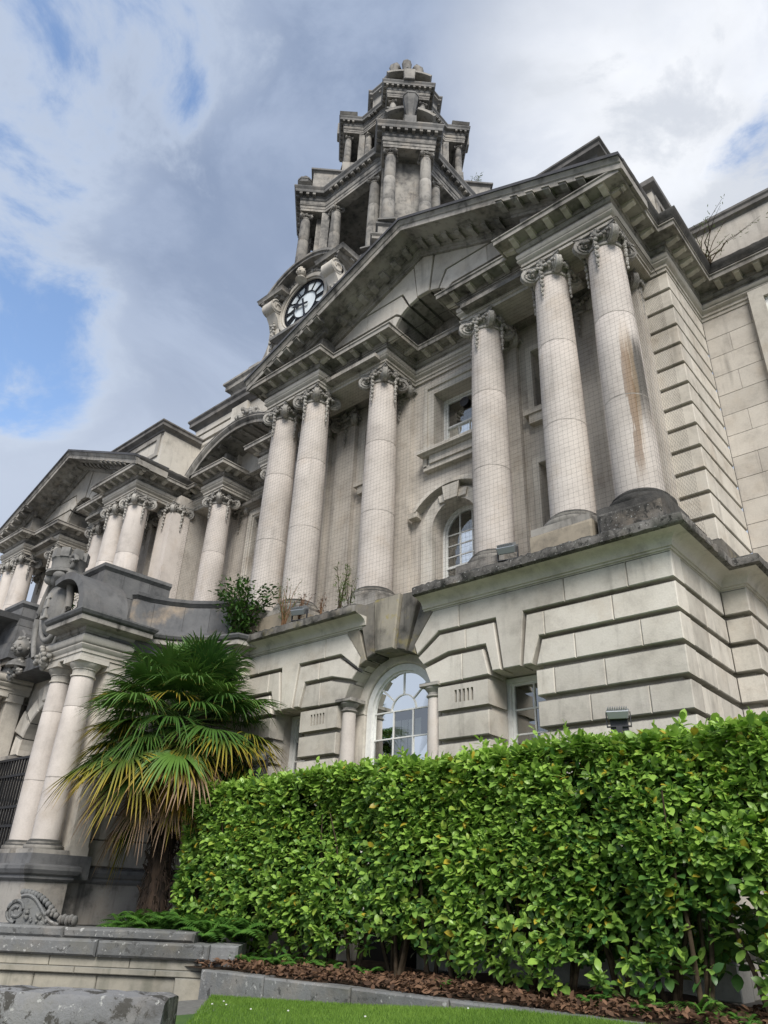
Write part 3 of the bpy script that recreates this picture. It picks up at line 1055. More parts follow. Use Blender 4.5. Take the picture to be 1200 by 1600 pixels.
    def hood():
        mb = MB()
        R_ = 1.34
        zc = 8.78 - R_
        hw = math.asin(1.02 / R_)
        prof = [(-0.02, 0.12), (0.10, 0.12), (0.14, 0.07), (0.20, 0.05), (0.22, 0.0), (0.22, -0.06), (-0.02, -0.08)]
        rings = []
        for i in range(17):
            a = PI / 2 + hw - 2 * hw * i / 16
            rings.append([((R_ - 0.1 + dz + 0.02) * math.cos(a), 10.85 - o, zc + (R_ - 0.1 + dz + 0.02) * math.sin(a)) for o, dz in [(p[0], p[1] - 0.02) for p in prof]])
        mb.loft(rings)
        for s in (-1, 1):
            mb.box(s * 0.98 - 0.12, s * 0.98 + 0.12, 10.65, 10.9, 8.10, 8.22)
        P = arch_opening(0.08, 0.84, 6.15, 7.68, 18)
        panel(mb, P, [arch_opening(0.08, 0.56, 6.15, 7.70, 16)], 10.74, 10.86)
        mb.prism([(-0.16, 8.22), (0.16, 8.22), (0.21, 8.58), (-0.21, 8.58)], 10.62, 10.86, 0.01)
        mb.prism([(-0.32, 8.24), (0.32, 8.24), (0.36, 8.42), (-0.36, 8.42)], 10.69, 10.86, 0.01)
        mb.v = [(x_ if y_ > 10.735 and abs(x_) < 0.93 else x_ * 1.04 + 0.08, y_, z_) for x_, y_, z_ in mb.v]
        return mb.mesh('window_hood', 'stone', 30)
    part('window_hood', cached('hood', hood), loc)
    for s in (-1, 1):
        def slit():
            mb = MB()
            for z0, z1 in ((9.66, 11.15), (6.9, 8.4)):
                panel(mb, [(-0.40, z0 - 0.02), (0.40, z0 - 0.02), (0.40, z1 + 0.14), (-0.40, z1 + 0.14)], [[(-0.27, z0 - 0.02), (0.27, z0 - 0.02), (0.27, z1), (-0.27, z1)]], 10.78, 10.86)
            mb.box(-0.46, 0.46, 10.66, 10.9, 9.50, 9.62)
            mb.box(-0.36, 0.36, 10.70, 10.9, 9.30, 9.498)
            return mb.mesh('slit_surround', 'stone', 0)
        part('window_surround', cached('slit', slit), (cx + 2.33 * s, dy, 0))
        window(2.33 * s, 0.27, 9.66, 11.15, 11.12, loc, 1, 2)
        window(2.33 * s, 0.27, 6.9, 8.4, 11.12, loc, 1, 2)
    wf = window(0.08, 0.53, 9.62, 11.2, 11.12, loc, 2, 1, meet=10.42, plain_top=True)
    fan_ = MB().lathe([(0.10, 0), (0.12, 0.01), (0.12, 0.03), (0.05, 0.04)], seg=20)
    fan_.xf(lambda x, y, z: (x + 0.12, 11.15 - z, y + 10.95))
    part('extractor_fan', fan_.mesh('extractor_fan', 'plastic', 40), (0, 0, 0), 0, wf)
    window(0.08, 0.56, 6.15, 8.26, 11.12, loc, 2, 3, arch=True, meet=6.95)
    # attic behind the pediment
    at = MB().box(-4.34, -1.3, 10.02, 12.9, 12.5, 14.56).box(1.3, 4.34, 10.02, 12.9, 12.5, 14.56).box(-1.3, 1.3, 10.02, 12.9, 13.6, 14.56)
    part('attic', at.mesh('attic', 'stone', 0), loc)
    part('attic_cornice', cached('atticc', lambda: MB().sweep([(-0.3, 14.50), (0.0, 14.50), (0.02, 14.56), (0.08, 14.60), (0.14, 14.64), (0.14, 14.74), (0.18, 14.78), (0.18, 14.83), (-0.3, 14.87)], [(-4.34, 13.0), (-4.34, 9.96), (4.34, 9.96), (4.34, 13.0)]).box(-4.3, 4.3, 10.0, 12.9, 14.4, 14.86).mesh('attic_cornice', 'sooty', 25)), loc)
    fr = MB()
    panel(fr, [(-4.2, 13.6), (4.2, 13.6), (4.2, 14.46), (-4.2, 14.46)], [[(-4.0, 13.75), (4.0, 13.75), (4.0, 14.28), (-4.0, 14.28)]], 9.97, 10.022)
    part('attic_frame', fr.mesh('attic_frame', 'weathered', 0), loc)


pavilion(PX, 0.0, True)
pavilion(QX, 0.2, False)

def worn_(mb, a):
    mb.v = [(x + random.uniform(-a, a), y + random.uniform(-a, a), z + random.uniform(-a, a)) for x, y, z in mb.v]
    return mb


# ---------------- near pavilion: rusticated basement
BX = -7.97
BL = (BX, 0, 0)
holes = [arch_opening(0, 1.0, -0.5, 3.68, 20)]
for s in (-1, 1):
    holes.append([(1.97, 1.6), (2.86, 1.6), (2.86, 3.96), (1.97, 3.96)] if s > 0 else mir([(1.97, 1.6), (2.86, 1.6), (2.86, 3.96), (1.97, 3.96)]))
mb = MB()
panel(mb, [(-4.78, -0.5), (-1.0, -0.5), (-1.0, -0.499), (4.78, -0.499), (4.78, 5.3), (-4.78, 5.3)], [[(p[0], max(p[1], -0.45)) for p in h] for h in holes], 9.15, 9.62)
part('basement_wall', mb.mesh('basement_wall', 'wall', 0), BL)
mb = MB().box(-4.6, 4.6, 10.6, 10.7, -0.4, 5.2).box(-4.6, 4.6, 9.65, 10.7, 5.0, 5.1)
part('room_lining', mb.mesh('room_lining', 'dark', 0), BL)
CO = [(5.10, 4.74), (4.67, 4.315), (4.25, 3.89), (3.82, 3.46), (3.38, 3.03), (2.96, 2.61), (2.54, 2.19), (2.12, 1.77), (1.70, 1.35), (1.28, 0.93), (0.86, 0.51), (0.44, 0.09), (0.02, -0.45)]
EDGE = 4.93
for s in (1, -1):
    f = (lambda P: P) if s > 0 else mir
    c_ = lambda *a: [q * s for q in a]
    # top course with the keystone of the flat arch hanging from it
    block('stone_block', f([(EDGE, 5.10), (0.98, 5.10), (0.60, 4.60), (0.66, 4.42), (1.09, 4.735), (2.18, 4.735), (2.28, 3.93), (2.57, 3.93), (2.66, 4.735), (EDGE, 4.735)]), 9.0, 9.35, 'stone', BL, cuts=c_(1.5, 3.35, 4.3))
    block('stone_block', f([(EDGE, 4.67), (2.715, 4.67), (2.615, 3.93), (2.76, 3.93), (2.90, 4.315), (EDGE, 4.315)]), 9.0, 9.35, 'stone', BL, cuts=c_(3.0, 4.05))
    block('stone_block', f([(EDGE, 4.25), (2.945, 4.25), (2.835, 3.895), (EDGE, 3.89)]), 9.0, 9.35, 'stone', BL, cuts=c_(3.45, 4.4))
    for i, (zt, zb_) in enumerate(CO[3:]):
        block('stone_block', f([(2.82, zb_), (EDGE, zb_), (EDGE, zt), (2.82, zt)]), 9.0, 9.35, 'stone', BL, cuts=c_(3.1 + 0.5 * (i % 2), 3.85 + 0.55 * (i % 2)))
    # pier between the arch and the flat arch
    block('stone_block', f([(2.135, 4.67), (1.12, 4.67), (0.675, 4.365), (0.79, 4.235), (1.28, 4.36), (1.985, 4.36), (2.09, 3.93), (2.235, 3.93)]), 9.0, 9.35, 'stone', BL, cuts=c_(1.62,))
    block('stone_block', f([(1.93, 4.29), (1.30, 4.29), (0.82, 4.17), (0.955, 3.87), (2.03, 3.89)]), 9.0, 9.45, 'stone', BL, cuts=c_(1.55,))
    for i, (zt, zb_) in enumerate(CO[3:]):
        P = [(1.09, zb_), (2.01, zb_), (2.01, zt), (1.09, zt)]
        if i == 0:
            b = MB()
            vents = [[(1.40 + 0.075 * q, 3.55), (1.445 + 0.075 * q, 3.55), (1.445 + 0.075 * q, 3.74), (1.40 + 0.075 * q, 3.74)] for q in range(5)]
            panel(b, f(P), [f(v) for v in vents], 9.0, 9.5)
            v_ = part('vented_block', b.mesh('vented_block', 'stone', 0), BL)
            part('vent_backing', MB().box(*(sorted((1.38 * s, 1.78 * s))), 9.10, 9.12, 3.5, 3.76).mesh('vent_backing', 'dark', 0), (0, 0, 0), 0, v_)
        else:
            block('stone_block', f(P), 9.0, 9.5, 'stone', BL)
    # reveal of the arch: second order and the little Doric column
    part('jamb', MB().box(*(sorted((1.0 * s, 1.12 * s))), 9.3, 9.62, -0.4, 3.86).mesh('jamb', 'stone', 0), BL)
    column(BX + 0.93 * s, 9.14, 0.4, 3.70, 0.135, 0.115, 'small', ('column', 'stone', 'stone'), plinth=(0.17, -0.4), joints=(0, 0.5, 1), capital=False)
    part('impost', MB().lathe([(0.115, 3.70), (0.14, 3.72), (0.14, 3.74), (0.115, 3.75), (0.115, 3.78), (0.165, 3.84), (0.165, 3.86)], 0.93 * s, 9.14, 20).prism([(0.74 * s, 3.862), (1.12 * s, 3.862), (1.12 * s, 3.92), (0.74 * s, 3.92)], 8.96, 9.33, 0.01).mesh('impost', 'weathered', 30), BL)
    # window in the flat arch
    wl = [(2.05, 1.7), (2.78, 3.86)]
    window(2.415 * s, 0.44, 1.65, 3.94, 9.56, BL, 1, 3, meet=2.75, fw=0.07)
    part('blind', MB().box(*(sorted((2.1 * s, 2.75 * s))), 9.95, 9.97, 1.7, 3.2).mesh('blind', 'blind', 0), BL)
# arch ring: stones radiating from the opening
for a0, a1 in ((33, 45),):
    pass
ring = []
for a, b in ((0, 13), (13, 30), (30, 47), (47, 64), (116, 133), (133, 150), (150, 167), (167, 180)):
    ra, rb_ = math.radians(a + 0.5), math.radians(b - 0.5)
    P = arch_pts(0, 3.70, 0.955, 4, ra, rb_) + list(reversed(arch_pts(0, 3.70, 1.16, 4, ra, rb_)))
    part('voussoir', MB().prism(P, 9.16, 9.36, 0.006).mesh('voussoir', 'stone', 30), BL)
part('arch_soffit', MB().prism(arch_pts(0, 3.70, 0.785, 20) + list(reversed(arch_pts(0, 3.68, 1.1, 20))), 9.36, 9.5, 0.02).box(-1.0, -0.785, 9.36, 9.5, -0.4, 3.69).box(0.785, 1.0, 9.36, 9.5, -0.4, 3.69).mesh('arch_soffit', 'stone', 30), BL)
KS = [[(-0.22, 4.60), (0.20, 4.60), (0.30, 5.56), (-0.28, 5.56)], [(0.235, 4.59), (0.43, 4.53), (0.70, 5.53), (0.335, 5.55)], [(-0.43, 4.53), (-0.255, 4.59), (-0.315, 5.55), (-0.70, 5.53)]]
for i, P in enumerate(KS):
    part('keystone', MB().prism(P, 8.93 if i == 0 else 8.97, 9.5, 0.02).mesh('keystone', 'keystone' if i == 0 else 'keydark', 0), BL)
for s in (1, -1):
    P = [(0.46, 4.52), (0.63, 4.44), (0.60, 4.60), (0.96, 5.08), (0.94, 5.3), (0.735, 5.3)]
    part('voussoir', MB().prism(P if s > 0 else mir(P), 8.995, 9.4, 0.012).mesh('voussoir', 'keydark' if s > 0 else 'keystone', 0), BL)
window(0, 0.775, 0.6, 4.48, 9.42, BL, 2, 2, arch=True, meet=2.82, fan=True, fw=0.11)
for q in range(9):
    part('blind', MB().box(-0.62 + 0.075 * q, -0.56 + 0.075 * q, 9.90 + 0.01 * (q % 2), 9.91 + 0.01 * (q % 2), 0.6, 3.66).mesh('blind', 'blind', 0), BL)
# side of the basement
for zt, zb_ in CO:
    for a, b in ((9.36, 10.0), (10.005, 10.855)):
        side_block('stone_block', a, b, zb_, zt, EDGE, 0.3, 'stone', BL)
    block('stone_block', [(EDGE, zb_), (5.29, zb_), (5.29, zt), (EDGE, zt)], 10.86, 11.16, 'stone', BL)
    for a, b in ((11.165, 11.8), (11.805, 12.55)):
        side_block('stone_block', a, b, zb_, zt, 5.29, 0.3, 'stone', BL)
    for q in range(5):
        block('stone_block', [(5.3 + 1.2 * q, zb_), (6.49 + 1.2 * q, zb_), (6.49 + 1.2 * q, zt), (5.3 + 1.2 * q, zt)], 12.55, 12.8, 'stone', BL)
part('basement_wall', MB().box(4.5, 4.79, 9.3, 11.0, -0.5, 5.3).box(4.6, 5.15, 11.0, 12.8, -0.5, 5.3).box(5.2, 14, 12.63, 12.8, -0.5, 5.6).mesh('basement_wall', 'wall', 0), BL)
# basement cornice: moulding and the thick slab on it
BC = [(-0.3, 5.10), (0.0, 5.10), (0.0, 5.115), (0.025, 5.12), (0.025, 5.145), (0.05, 5.15), (0.06, 5.20), (0.10, 5.25), (0.17, 5.285), (0.26, 5.30), (-0.3, 5.31)]
BS = [(-0.3, 5.303), (0.30, 5.303), (0.33, 5.32), (0.335, 5.44), (0.30, 5.475), (0.0, 5.53), (-0.3, 5.55)]
p1 = [(-4.9, 9.0), (-0.48, 9.0)]
p2 = [(0.80, 9.0), (EDGE, 9.0), (EDGE, 10.86), (5.29, 10.86), (5.29, 12.55), (14, 12.55)]
for p in (p1, p2):
    part('basement_cornice', MB().sweep(BC, p).mesh('basement_cornice', 'stone', 30), BL)


def rough_slab(path, seg=0.06):
    """cornice slab cut up finely and worn: rim broken by weather"""
    pts_ = [path[0]]
    for a, b in zip(path[:-1], path[1:]):
        ln = math.hypot(b[0] - a[0], b[1] - a[1])
        k_ = max(1, int(ln / seg))
        pts_ += [(a[0] + (b[0] - a[0]) * i / k_, a[1] + (b[1] - a[1]) * i / k_) for i in range(1, k_ + 1)]
    mb_ = MB().sweep(BS, pts_)
    mb_.v = [(x + random.uniform(-0.008, 0.008), y + random.uniform(-0.008, 0.008), z + (random.uniform(-0.024, 0.012) if z > 5.4 else random.uniform(-0.004, 0.004))) for x, y, z in mb_.v]
    return mb_


part('ledge_slab', rough_slab(p1).mesh('ledge_slab', 'ledge', 50), BL)
part('ledge_slab', rough_slab(p2[:5]).mesh('ledge_slab', 'ledgerim', 50), BL)
part('terrace_floor', MB().box(-4.9, 4.85, 9.25, 10.9, 5.2, 5.56).box(4.5, 5.2, 10.8, 12.6, 5.2, 5.56).mesh('terrace_floor', 'ledge', 0), BL)
for u, w_, mt_ in ((-4.33, 0.53, 'tan'), (-3.22, 0.53, 'tan'), (3.22, 0.53, 'tan'), (4.33, 0.46, 'ledgerim')):
    part('plinth', worn_(MB().prism([(-w_, 5.5), (w_, 5.5), (w_, 5.98), (-w_, 5.98)], 9.12, 10.3, 0.03), 0.012).mesh('plinth', mt_, 0), (PX + u, 0, 0))

# rusticated pier behind the corner columns
for i in range(13):
    z0 = 6.02 + i * 0.441
    mb = MB().prism([(-0.52, z0), (0.0, z0), (0.0, z0 + 0.385), (-0.52, z0 + 0.385)], 11.0, 11.45, 0.014)
    part('stone_block', mb.mesh('stone_block', 'stone', 0), (PX + 4.96, 0, 0))
    side_block('stone_block', 11.455, 12.84, z0, z0 + 0.385, 4.96, 0.3, 'stone', (PX, 0, 0), 0.014)
part('pier_core', MB().box(4.3, 4.89, 11.07, 12.9, 5.4, 11.9).mesh('pier_core', 'wall', 0), (PX, 0, 0))
part('pier_base', MB().box(4.55, 5.05, 10.92, 12.84, 5.5, 5.85).box(4.55, 5.0, 10.96, 12.84, 5.852, 6.0).mesh('pier_base', 'ledge', 0), (PX, 0, 0))
# attic over the rusticated pier
part('attic', MB().box(4.3, 4.86, 11.45, 14.0, 12.5, 14.56).mesh('attic', 'stone', 0), (PX, 0, 0))
part('attic_cornice', MB().sweep([(-0.3, 14.50), (0.0, 14.50), (0.02, 14.56), (0.08, 14.60), (0.12, 14.64), (0.12, 14.78), (-0.3, 14.82)], [(4.3, 11.45), (4.86, 11.45), (4.86, 14.0)]).mesh('attic_cornice', 'sooty', 25), (PX, 0, 0))
fr = MB()
panel(fr, [(11.55, 12.7), (13.9, 12.7), (13.9, 14.46), (11.55, 14.46)], [[(11.72, 12.85), (13.7, 12.85), (13.7, 14.3), (11.72, 14.3)]], 0, 0.035)
fr.xf(lambda s_, d, z: (4.895 - d, s_, z))
part('attic_frame', fr.mesh('attic_frame', 'weathered', 0), (PX, 0, 0))

# wing on the right
z = 5.6
i = 0
while z < 11.7:
    h = 0.47
    x = -2.94 + (0.45 if i % 2 else 0.9)
    x0 = -2.94
    while x0 < 3.2:
        block('ashlar', [(x0 + 0.003, z + 0.003), (x - 0.003, z + 0.003), (x - 0.003, min(z + h, 11.75) - 0.003), (x0 + 0.003, min(z + h, 11.75) - 0.003)], 12.85 + random.uniform(0, 0.004), 13.0, 'wall', (0, 0, 0), 0.003)
        x0 = x
        x += random.uniform(0.8, 1.05)
    z += h
    i += 1
part('wing_wall', MB().box(-2.95, 8, 12.87, 13.4, 5.3, 12.5).box(-2.6, 8, 13.02, 13.4, 12.4, 14.3).mesh('wing_wall', 'wall', 0))
part('parapet', MB().box(-3.0, 8, 12.98, 13.3, 12.6, 14.22).mesh('parapet', 'wall', 0))
part('coping', MB().sweep([(-0.4, 14.20), (0.0, 14.20), (0.03, 14.24), (0.09, 14.27), (0.09, 14.36), (0.12, 14.40), (0.12, 14.46), (-0.4, 14.5)], [(-2.98, 12.98), (8, 12.98)]).mesh('coping', 'sooty', 25))
fr = MB()
panel(fr, [(-1.98, 8.6), (0.2, 8.6), (0.2, 11.9), (-1.98, 11.9)], [[(-1.72, 8.6), (0.0, 8.6), (0.0, 11.66), (-1.72, 11.66)]], 12.72, 12.86)
part('window_surround', fr.mesh('window_surround', 'stone', 0))
window(-0.86, 0.86, 8.6, 11.66, 12.80, (0, 0, 0), 2, 2)
part('room_lining', MB().box(-1.8, 0.1, 12.855, 12.868, 8.6, 11.7).mesh('room_lining', 'dark', 0))

# ---------------- entrance bay between the pavilions
LPATH = [(-18.95, 11.42), (-17.62, 11.42), (-17.62, 11.05), (-16.68, 11.05), (-16.68, 12.2), (2 * MX + 16.68, 12.2), (2 * MX + 16.68, 11.05), (2 * MX + 17.62, 11.05), (2 * MX + 17.62, 11.42), (-12.58, 11.42)]
part('architrave', MB().sweep(ENT_A, LPATH).mesh('architrave', 'stone', 25))
part('frieze', MB().sweep(ENT_F, LPATH).mesh('frieze', 'stone', 40))
part('cornice', MB().sweep(ENT_C, LPATH).mesh('cornice', 'weathered', 25))
modillions(LPATH, (0, 0, 0))
for x in (-17.15, 2 * MX + 17.15):
    column(x, 11.42, 6.30, 11.42, 0.365, 0.31, 'col')
    p = part('pilaster', cached('pilaster', None), (x - MX + MX, 1.5, 0))
    part('capital', cached('colcap', None), (0, 10.98, 11.43), 0, p)
    part('bellflower_drop', cached('coldrop', None), (0, 10.68, 11.40), 0, p)
    part('bellflower_drop', cached('coldrop', None), (0.33, 10.9, 11.40), PI / 2, p)
mb = MB()
panel(mb, [(-19.0, 5.3), (-12.5, 5.3), (-12.5, 12.3), (-19.0, 12.3)], [[(MX - 0.7, 7.0), (MX + 0.7, 7.0), (MX + 0.7, 11.2), (MX - 0.7, 11.2)], [(-16.75, 8.9), (-16.35, 8.9), (-16.35, 10.9), (-16.75, 10.9)], [(-15.21, 8.9), (-14.81, 8.9), (-14.81, 10.9), (-15.21, 10.9)]], 12.35, 12.7)
part('back_wall', mb.mesh('back_wall', 'wall', 0))
part('room_lining', MB().box(-19, -12.5, 12.95, 13.0, 5.3, 12.2).mesh('room_lining', 'dark', 0))
window(MX, 0.7, 7.0, 11.2, 12.5, (0, 0, 0), 2, 3)
window(-16.55, 0.2, 8.9, 10.9, 12.5, (0, 0, 0), 0, 2)
window(-15.01, 0.2, 8.9, 10.9, 12.5, (0, 0, 0), 0, 2)
mb = MB()
panel(mb, [(MX - 1.0, 7.0), (MX + 1.0, 7.0), (MX + 1.0, 11.5), (MX - 1.0, 11.5)], [[(MX - 0.7, 7.0), (MX + 0.7, 7.0), (MX + 0.7, 11.2), (MX - 0.7, 11.2)]], 12.22, 12.36)
panel(mb, [(MX - 0.86, 7.0), (MX + 0.86, 7.0), (MX + 0.86, 11.36), (MX - 0.86, 11.36)], [[(MX - 0.76, 7.0), (MX + 0.76, 7.0), (MX + 0.76, 11.26), (MX - 0.76, 11.26)]], 12.18, 12.36)
part('window_surround', mb.mesh('window_surround', 'stone', 0))
part('window_cornice', MB().sweep([(-0.2, 11.5), (0, 11.5), (0.04, 11.54), (0.2, 11.57), (0.22, 11.66), (-0.2, 11.68)], [(MX - 1.0, 12.36), (MX - 1.0, 12.16), (MX + 1.0, 12.16), (MX + 1.0, 12.36)]).mesh('window_cornice', 'weathered', 0))
for x0_, x1_ in ((-19.3, -18.62), (-12.9, -12.3)):
    part('side_wall', MB().box(x0_, x1_, 10.87, 12.45, 5.3, 12.1).mesh('side_wall', 'wall', 0))
for x_, y_ in ((-18.95, 11.0), (-12.6, 10.8)):
    p = part('corner_pilaster', MB().box(-0.355, 0.36, -0.35, 0.3, 5.6, 11.43).box(-0.40, 0.41, -0.40, 0.3, 5.6, 6.1).mesh('corner_pilaster', 'column', 0), (x_, y_, 0))
    part('capital', cached('colcap', None), (0, 0, 11.43), 0, p)
    for k_, (dx_, dy_) in enumerate(((0, -0.40), (0.40, 0))):
        part('bellflower_drop', cached('coldrop', None), (dx_, dy_, 11.42), k_ * PI / 2, p)
# segmental pediment over the bay
R_ = 2.92
zc = 10.56
hw = math.asin(2.25 / R_)
sp = [(10.57, 0.12), (10.57, 0.07), (10.62, 0.0), (10.65, -0.02), (10.65, -0.12), (10.69, -0.12), (10.69, -0.10), (11.9, -0.10), (11.95, -0.17), (12.0, -0.24), (12.3, -0.24), (12.3, 0.2)]
mb = MB().loft([[(MX + (R_ + dz) * math.cos(a), y, zc + (R_ + dz) * math.sin(a)) for y, dz in sp] for a in [PI / 2 + hw - 2 * hw * i / 30 for i in range(31)]])
part('segmental_cornice', mb.mesh('segmental_cornice', 'weathered', 25))
mb = MB().loft([[(MX + (R_ + dz) * math.cos(a), y, zc + (R_ + dz) * math.sin(a)) for y, dz in ((10.56, 0.125), (10.56, 0.15), (12.2, 0.24), (12.2, 0.205))] for a in [PI / 2 + hw - 2 * hw * i / 30 for i in range(31)]])
part('coping', mb.mesh('coping', 'sooty', 25))
for i in range(9):
    a = PI / 2 + hw * 0.82 - 2 * hw * 0.82 * i / 8
    mb = MB().box(-0.085, 0.085, 10.75, 11.85 if abs(i - 4) < 2 else 11.0, -0.16, -0.09)
    ca, sa = math.cos(a), math.sin(a)
    mb.xf(lambda x, y, z: (MX + (R_ + z) * ca + x * sa, y, zc + (R_ + z) * sa - x * ca))
    part('modillion', mb.mesh('modillion', 'weathered', 0))
part('segmental_tympanum', MB().prism([(MX - 2.1, 12.5), (MX + 2.1, 12.5)] + [(MX + 2.75 * math.cos(a), zc + 2.75 * math.sin(a)) for a in [PI / 2 - hw * 0.9 + 1.8 * hw * i / 12 for i in range(13)]], 12.25, 12.4).mesh('segmental_tympanum', 'weathered', 0))
for s in (-1, 1):
    part('pediment_block', MB().prism([(MX + s * 1.0, 12.6), (MX + s * 1.75, 12.6), (MX + s * 1.75, 12.85), (MX + s * 1.0, 13.1)], 11.07, 12.3).mesh('pediment_block', 'weathered', 0))

# attic over the entrance bay with a carved wreath
part('attic', MB().box(MX - 3.95, MX + 3.95, 11.65, 15, 12.4, 15.5).mesh('attic', 'stone', 0))
for s in (-1, 1):
    part('attic_pier', MB().box(*(sorted((MX + s * 0.95, MX + s * 1.75))), 11.5, 11.66, 12.9, 15.36).mesh('attic_pier', 'stone', 0))
    part('attic_band', MB().sweep([(-0.1, 14.55), (0.0, 14.55), (0.03, 14.6), (0.03, 14.7), (-0.1, 14.74)], [(MX - 3.96, 11.64), (MX - 1.76, 11.64)] if s < 0 else [(MX + 1.76, 11.64), (MX + 3.96, 11.64)]).mesh('attic_band', 'stone', 0))
    for zz, ht in ((14.80, 0.24), (15.12, 0.24)):
        block('ashlar', [(MX + s * 1.76, zz), (MX + s * 3.9, zz), (MX + s * 3.9, zz + ht), (MX + s * 1.76, zz + ht)], 11.58, 11.66, 'stone', (0, 0, 0), 0.012)
part('attic_cornice', MB().sweep([(-0.3, 15.36), (0.0, 15.36), (0.03, 15.42), (0.10, 15.48), (0.18, 15.52), (0.18, 15.66), (0.24, 15.74), (0.24, 15.80), (-0.3, 15.86)], [(MX - 3.95, 15), (MX - 3.95, 11.6), (MX + 3.95, 11.6), (MX + 3.95, 15)]).box(MX - 3.9, MX + 3.9, 11.7, 15, 15.2, 15.85).mesh('attic_cornice', 'sooty', 25))
mb = MB()
for i in range(90):
    a = random.uniform(0, 2 * PI)
    rr = random.gauss(0.42, 0.09)
    mb.ball((MX - 0.75 + rr * 1.25 * math.cos(a), 11.46 - random.uniform(0, 0.14), 14.25 + rr * math.sin(a) * 1.1), random.uniform(0.05, 0.10), 6, 4)
for i in range(70):
    t_ = random.uniform(-1, 1)
    mb.ball((MX - 0.75 + t_ * 1.15, 11.47 - random.uniform(0, 0.12), 14.75 - 0.75 * abs(t_) ** 1.5 + random.uniform(-0.09, 0.09)), random.uniform(0.05, 0.09), 6, 4)
part('carved_wreath', mb.mesh('carved_wreath', 'carved', 60))
part('blocking_course', MB().box(MX - 2.75, MX + 2.75, 12.0, 15, 15.8, 16.28).box(MX - 2.7, MX + 2.7, 12.06, 15, 16.28, 16.36).mesh('blocking_course', 'stone', 0))
part('blocking_course', MB().box(MX - 2.75, MX + 2.75, 12.0, 15, 16.36, 16.75).sweep([(-0.3, 16.7), (0, 16.7), (0.05, 16.76), (0.16, 16.84), (0.16, 17.0), (0.24, 17.08), (0.24, 17.16), (-0.3, 17.2)], [(MX - 2.75, 15), (MX - 2.75, 12.0), (MX + 2.75, 12.0), (MX + 2.75, 15)]).box(MX - 2.7, MX + 2.7, 12.1, 15, 16.8, 17.18).mesh('blocking_course', 'weathered', 25))

# ---------------- entrance porch
def course_blocks(name, prof, path, mat, length, loc_off=0.0, gap=0.006, smooth=25):
    """stones laid end to end along a plan path, each following its stretch of it"""
    pts_ = [Vector(p) for p in path]
    cum = [0.0]
    for a, b in zip(pts_[:-1], pts_[1:]):
        cum.append(cum[-1] + (b - a).length)

    def at_(t_):
        for i in range(len(pts_) - 1):
            if t_ <= cum[i + 1] + 1e-9:
                f_ = (t_ - cum[i]) / (cum[i + 1] - cum[i])
                return pts_[i].lerp(pts_[i + 1], f_)
        return pts_[-1]
    t0 = 0.0
    nxt = length * loc_off if loc_off else length
    while t0 < cum[-1] - 0.02:
        t1 = min(cum[-1], t0 + nxt * random.uniform(0.85, 1.15))
        if cum[-1] - t1 < 0.2:
            t1 = cum[-1]
        ins = [pts_[i] for i in range(len(pts_)) if t0 + gap + 0.02 < cum[i] < t1 - gap - 0.02]
        sub = [at_(t0 + gap / 2)] + ins + [at_(t1 - gap / 2)]
        e = random.uniform(-0.004, 0.004)
        part(name, MB().sweep([(o + e, z_) for o, z_ in prof], [tuple(q) for q in sub]).mesh(name, mat, smooth))
        t0 = t1
        nxt = length


def mirx(path):
    return [(2 * MX - x, y) for x, y in reversed(path)]


CURVE = [(-13.20, 7.35), (-13.12, 7.65), (-12.95, 7.95), (-12.70, 8.22), (-12.40, 8.45), (-12.05, 8.63), (-11.70, 8.74), (-11.62, 9.05)]
PPATH = [(-14.35, 7.2), (-14.35, 6.15), (-12.95, 6.15), (-12.95, 7.05), (-13.2, 7.05)] + CURVE
WPATH = [(-14.25, 7.2), (-14.25, 6.82), (-13.2, 6.82)] + CURVE
PA = [(-0.5, 4.68), (0, 4.68), (0, 4.74), (0.02, 4.745), (0.02, 4.80), (0.05, 4.83), (0.07, 4.87), (0.07, 4.89), (-0.5, 4.89)]
PF = [(-0.4, 4.892), (0, 4.892), (0.05, 4.91), (0.08, 4.955), (0.085, 5.0), (0.08, 5.045), (0.05, 5.09), (0, 5.105), (-0.4, 5.105)]
PC = [(-0.4, 5.107), (0.02, 5.107), (0.03, 5.13), (0.06, 5.15), (0.07, 5.20), (0.10, 5.215), (0.27, 5.23), (0.30, 5.24), (0.30, 5.33), (0.34, 5.36), (0.36, 5.41), (0.36, 5.44), (-0.4, 5.50)]
PB = [(-0.3, 0.95), (0.02, 0.95), (0.06, 0.99), (0.06, 1.03), (0.10, 1.06), (0.13, 1.12), (0.13, 1.17), (0.09, 1.20), (-0.3, 1.22)]
PP = [(-0.3, -0.5), (0.04, -0.5), (0.04, 0.30), (0.0, 0.34), (0.0, 0.95), (-0.3, 0.95)]
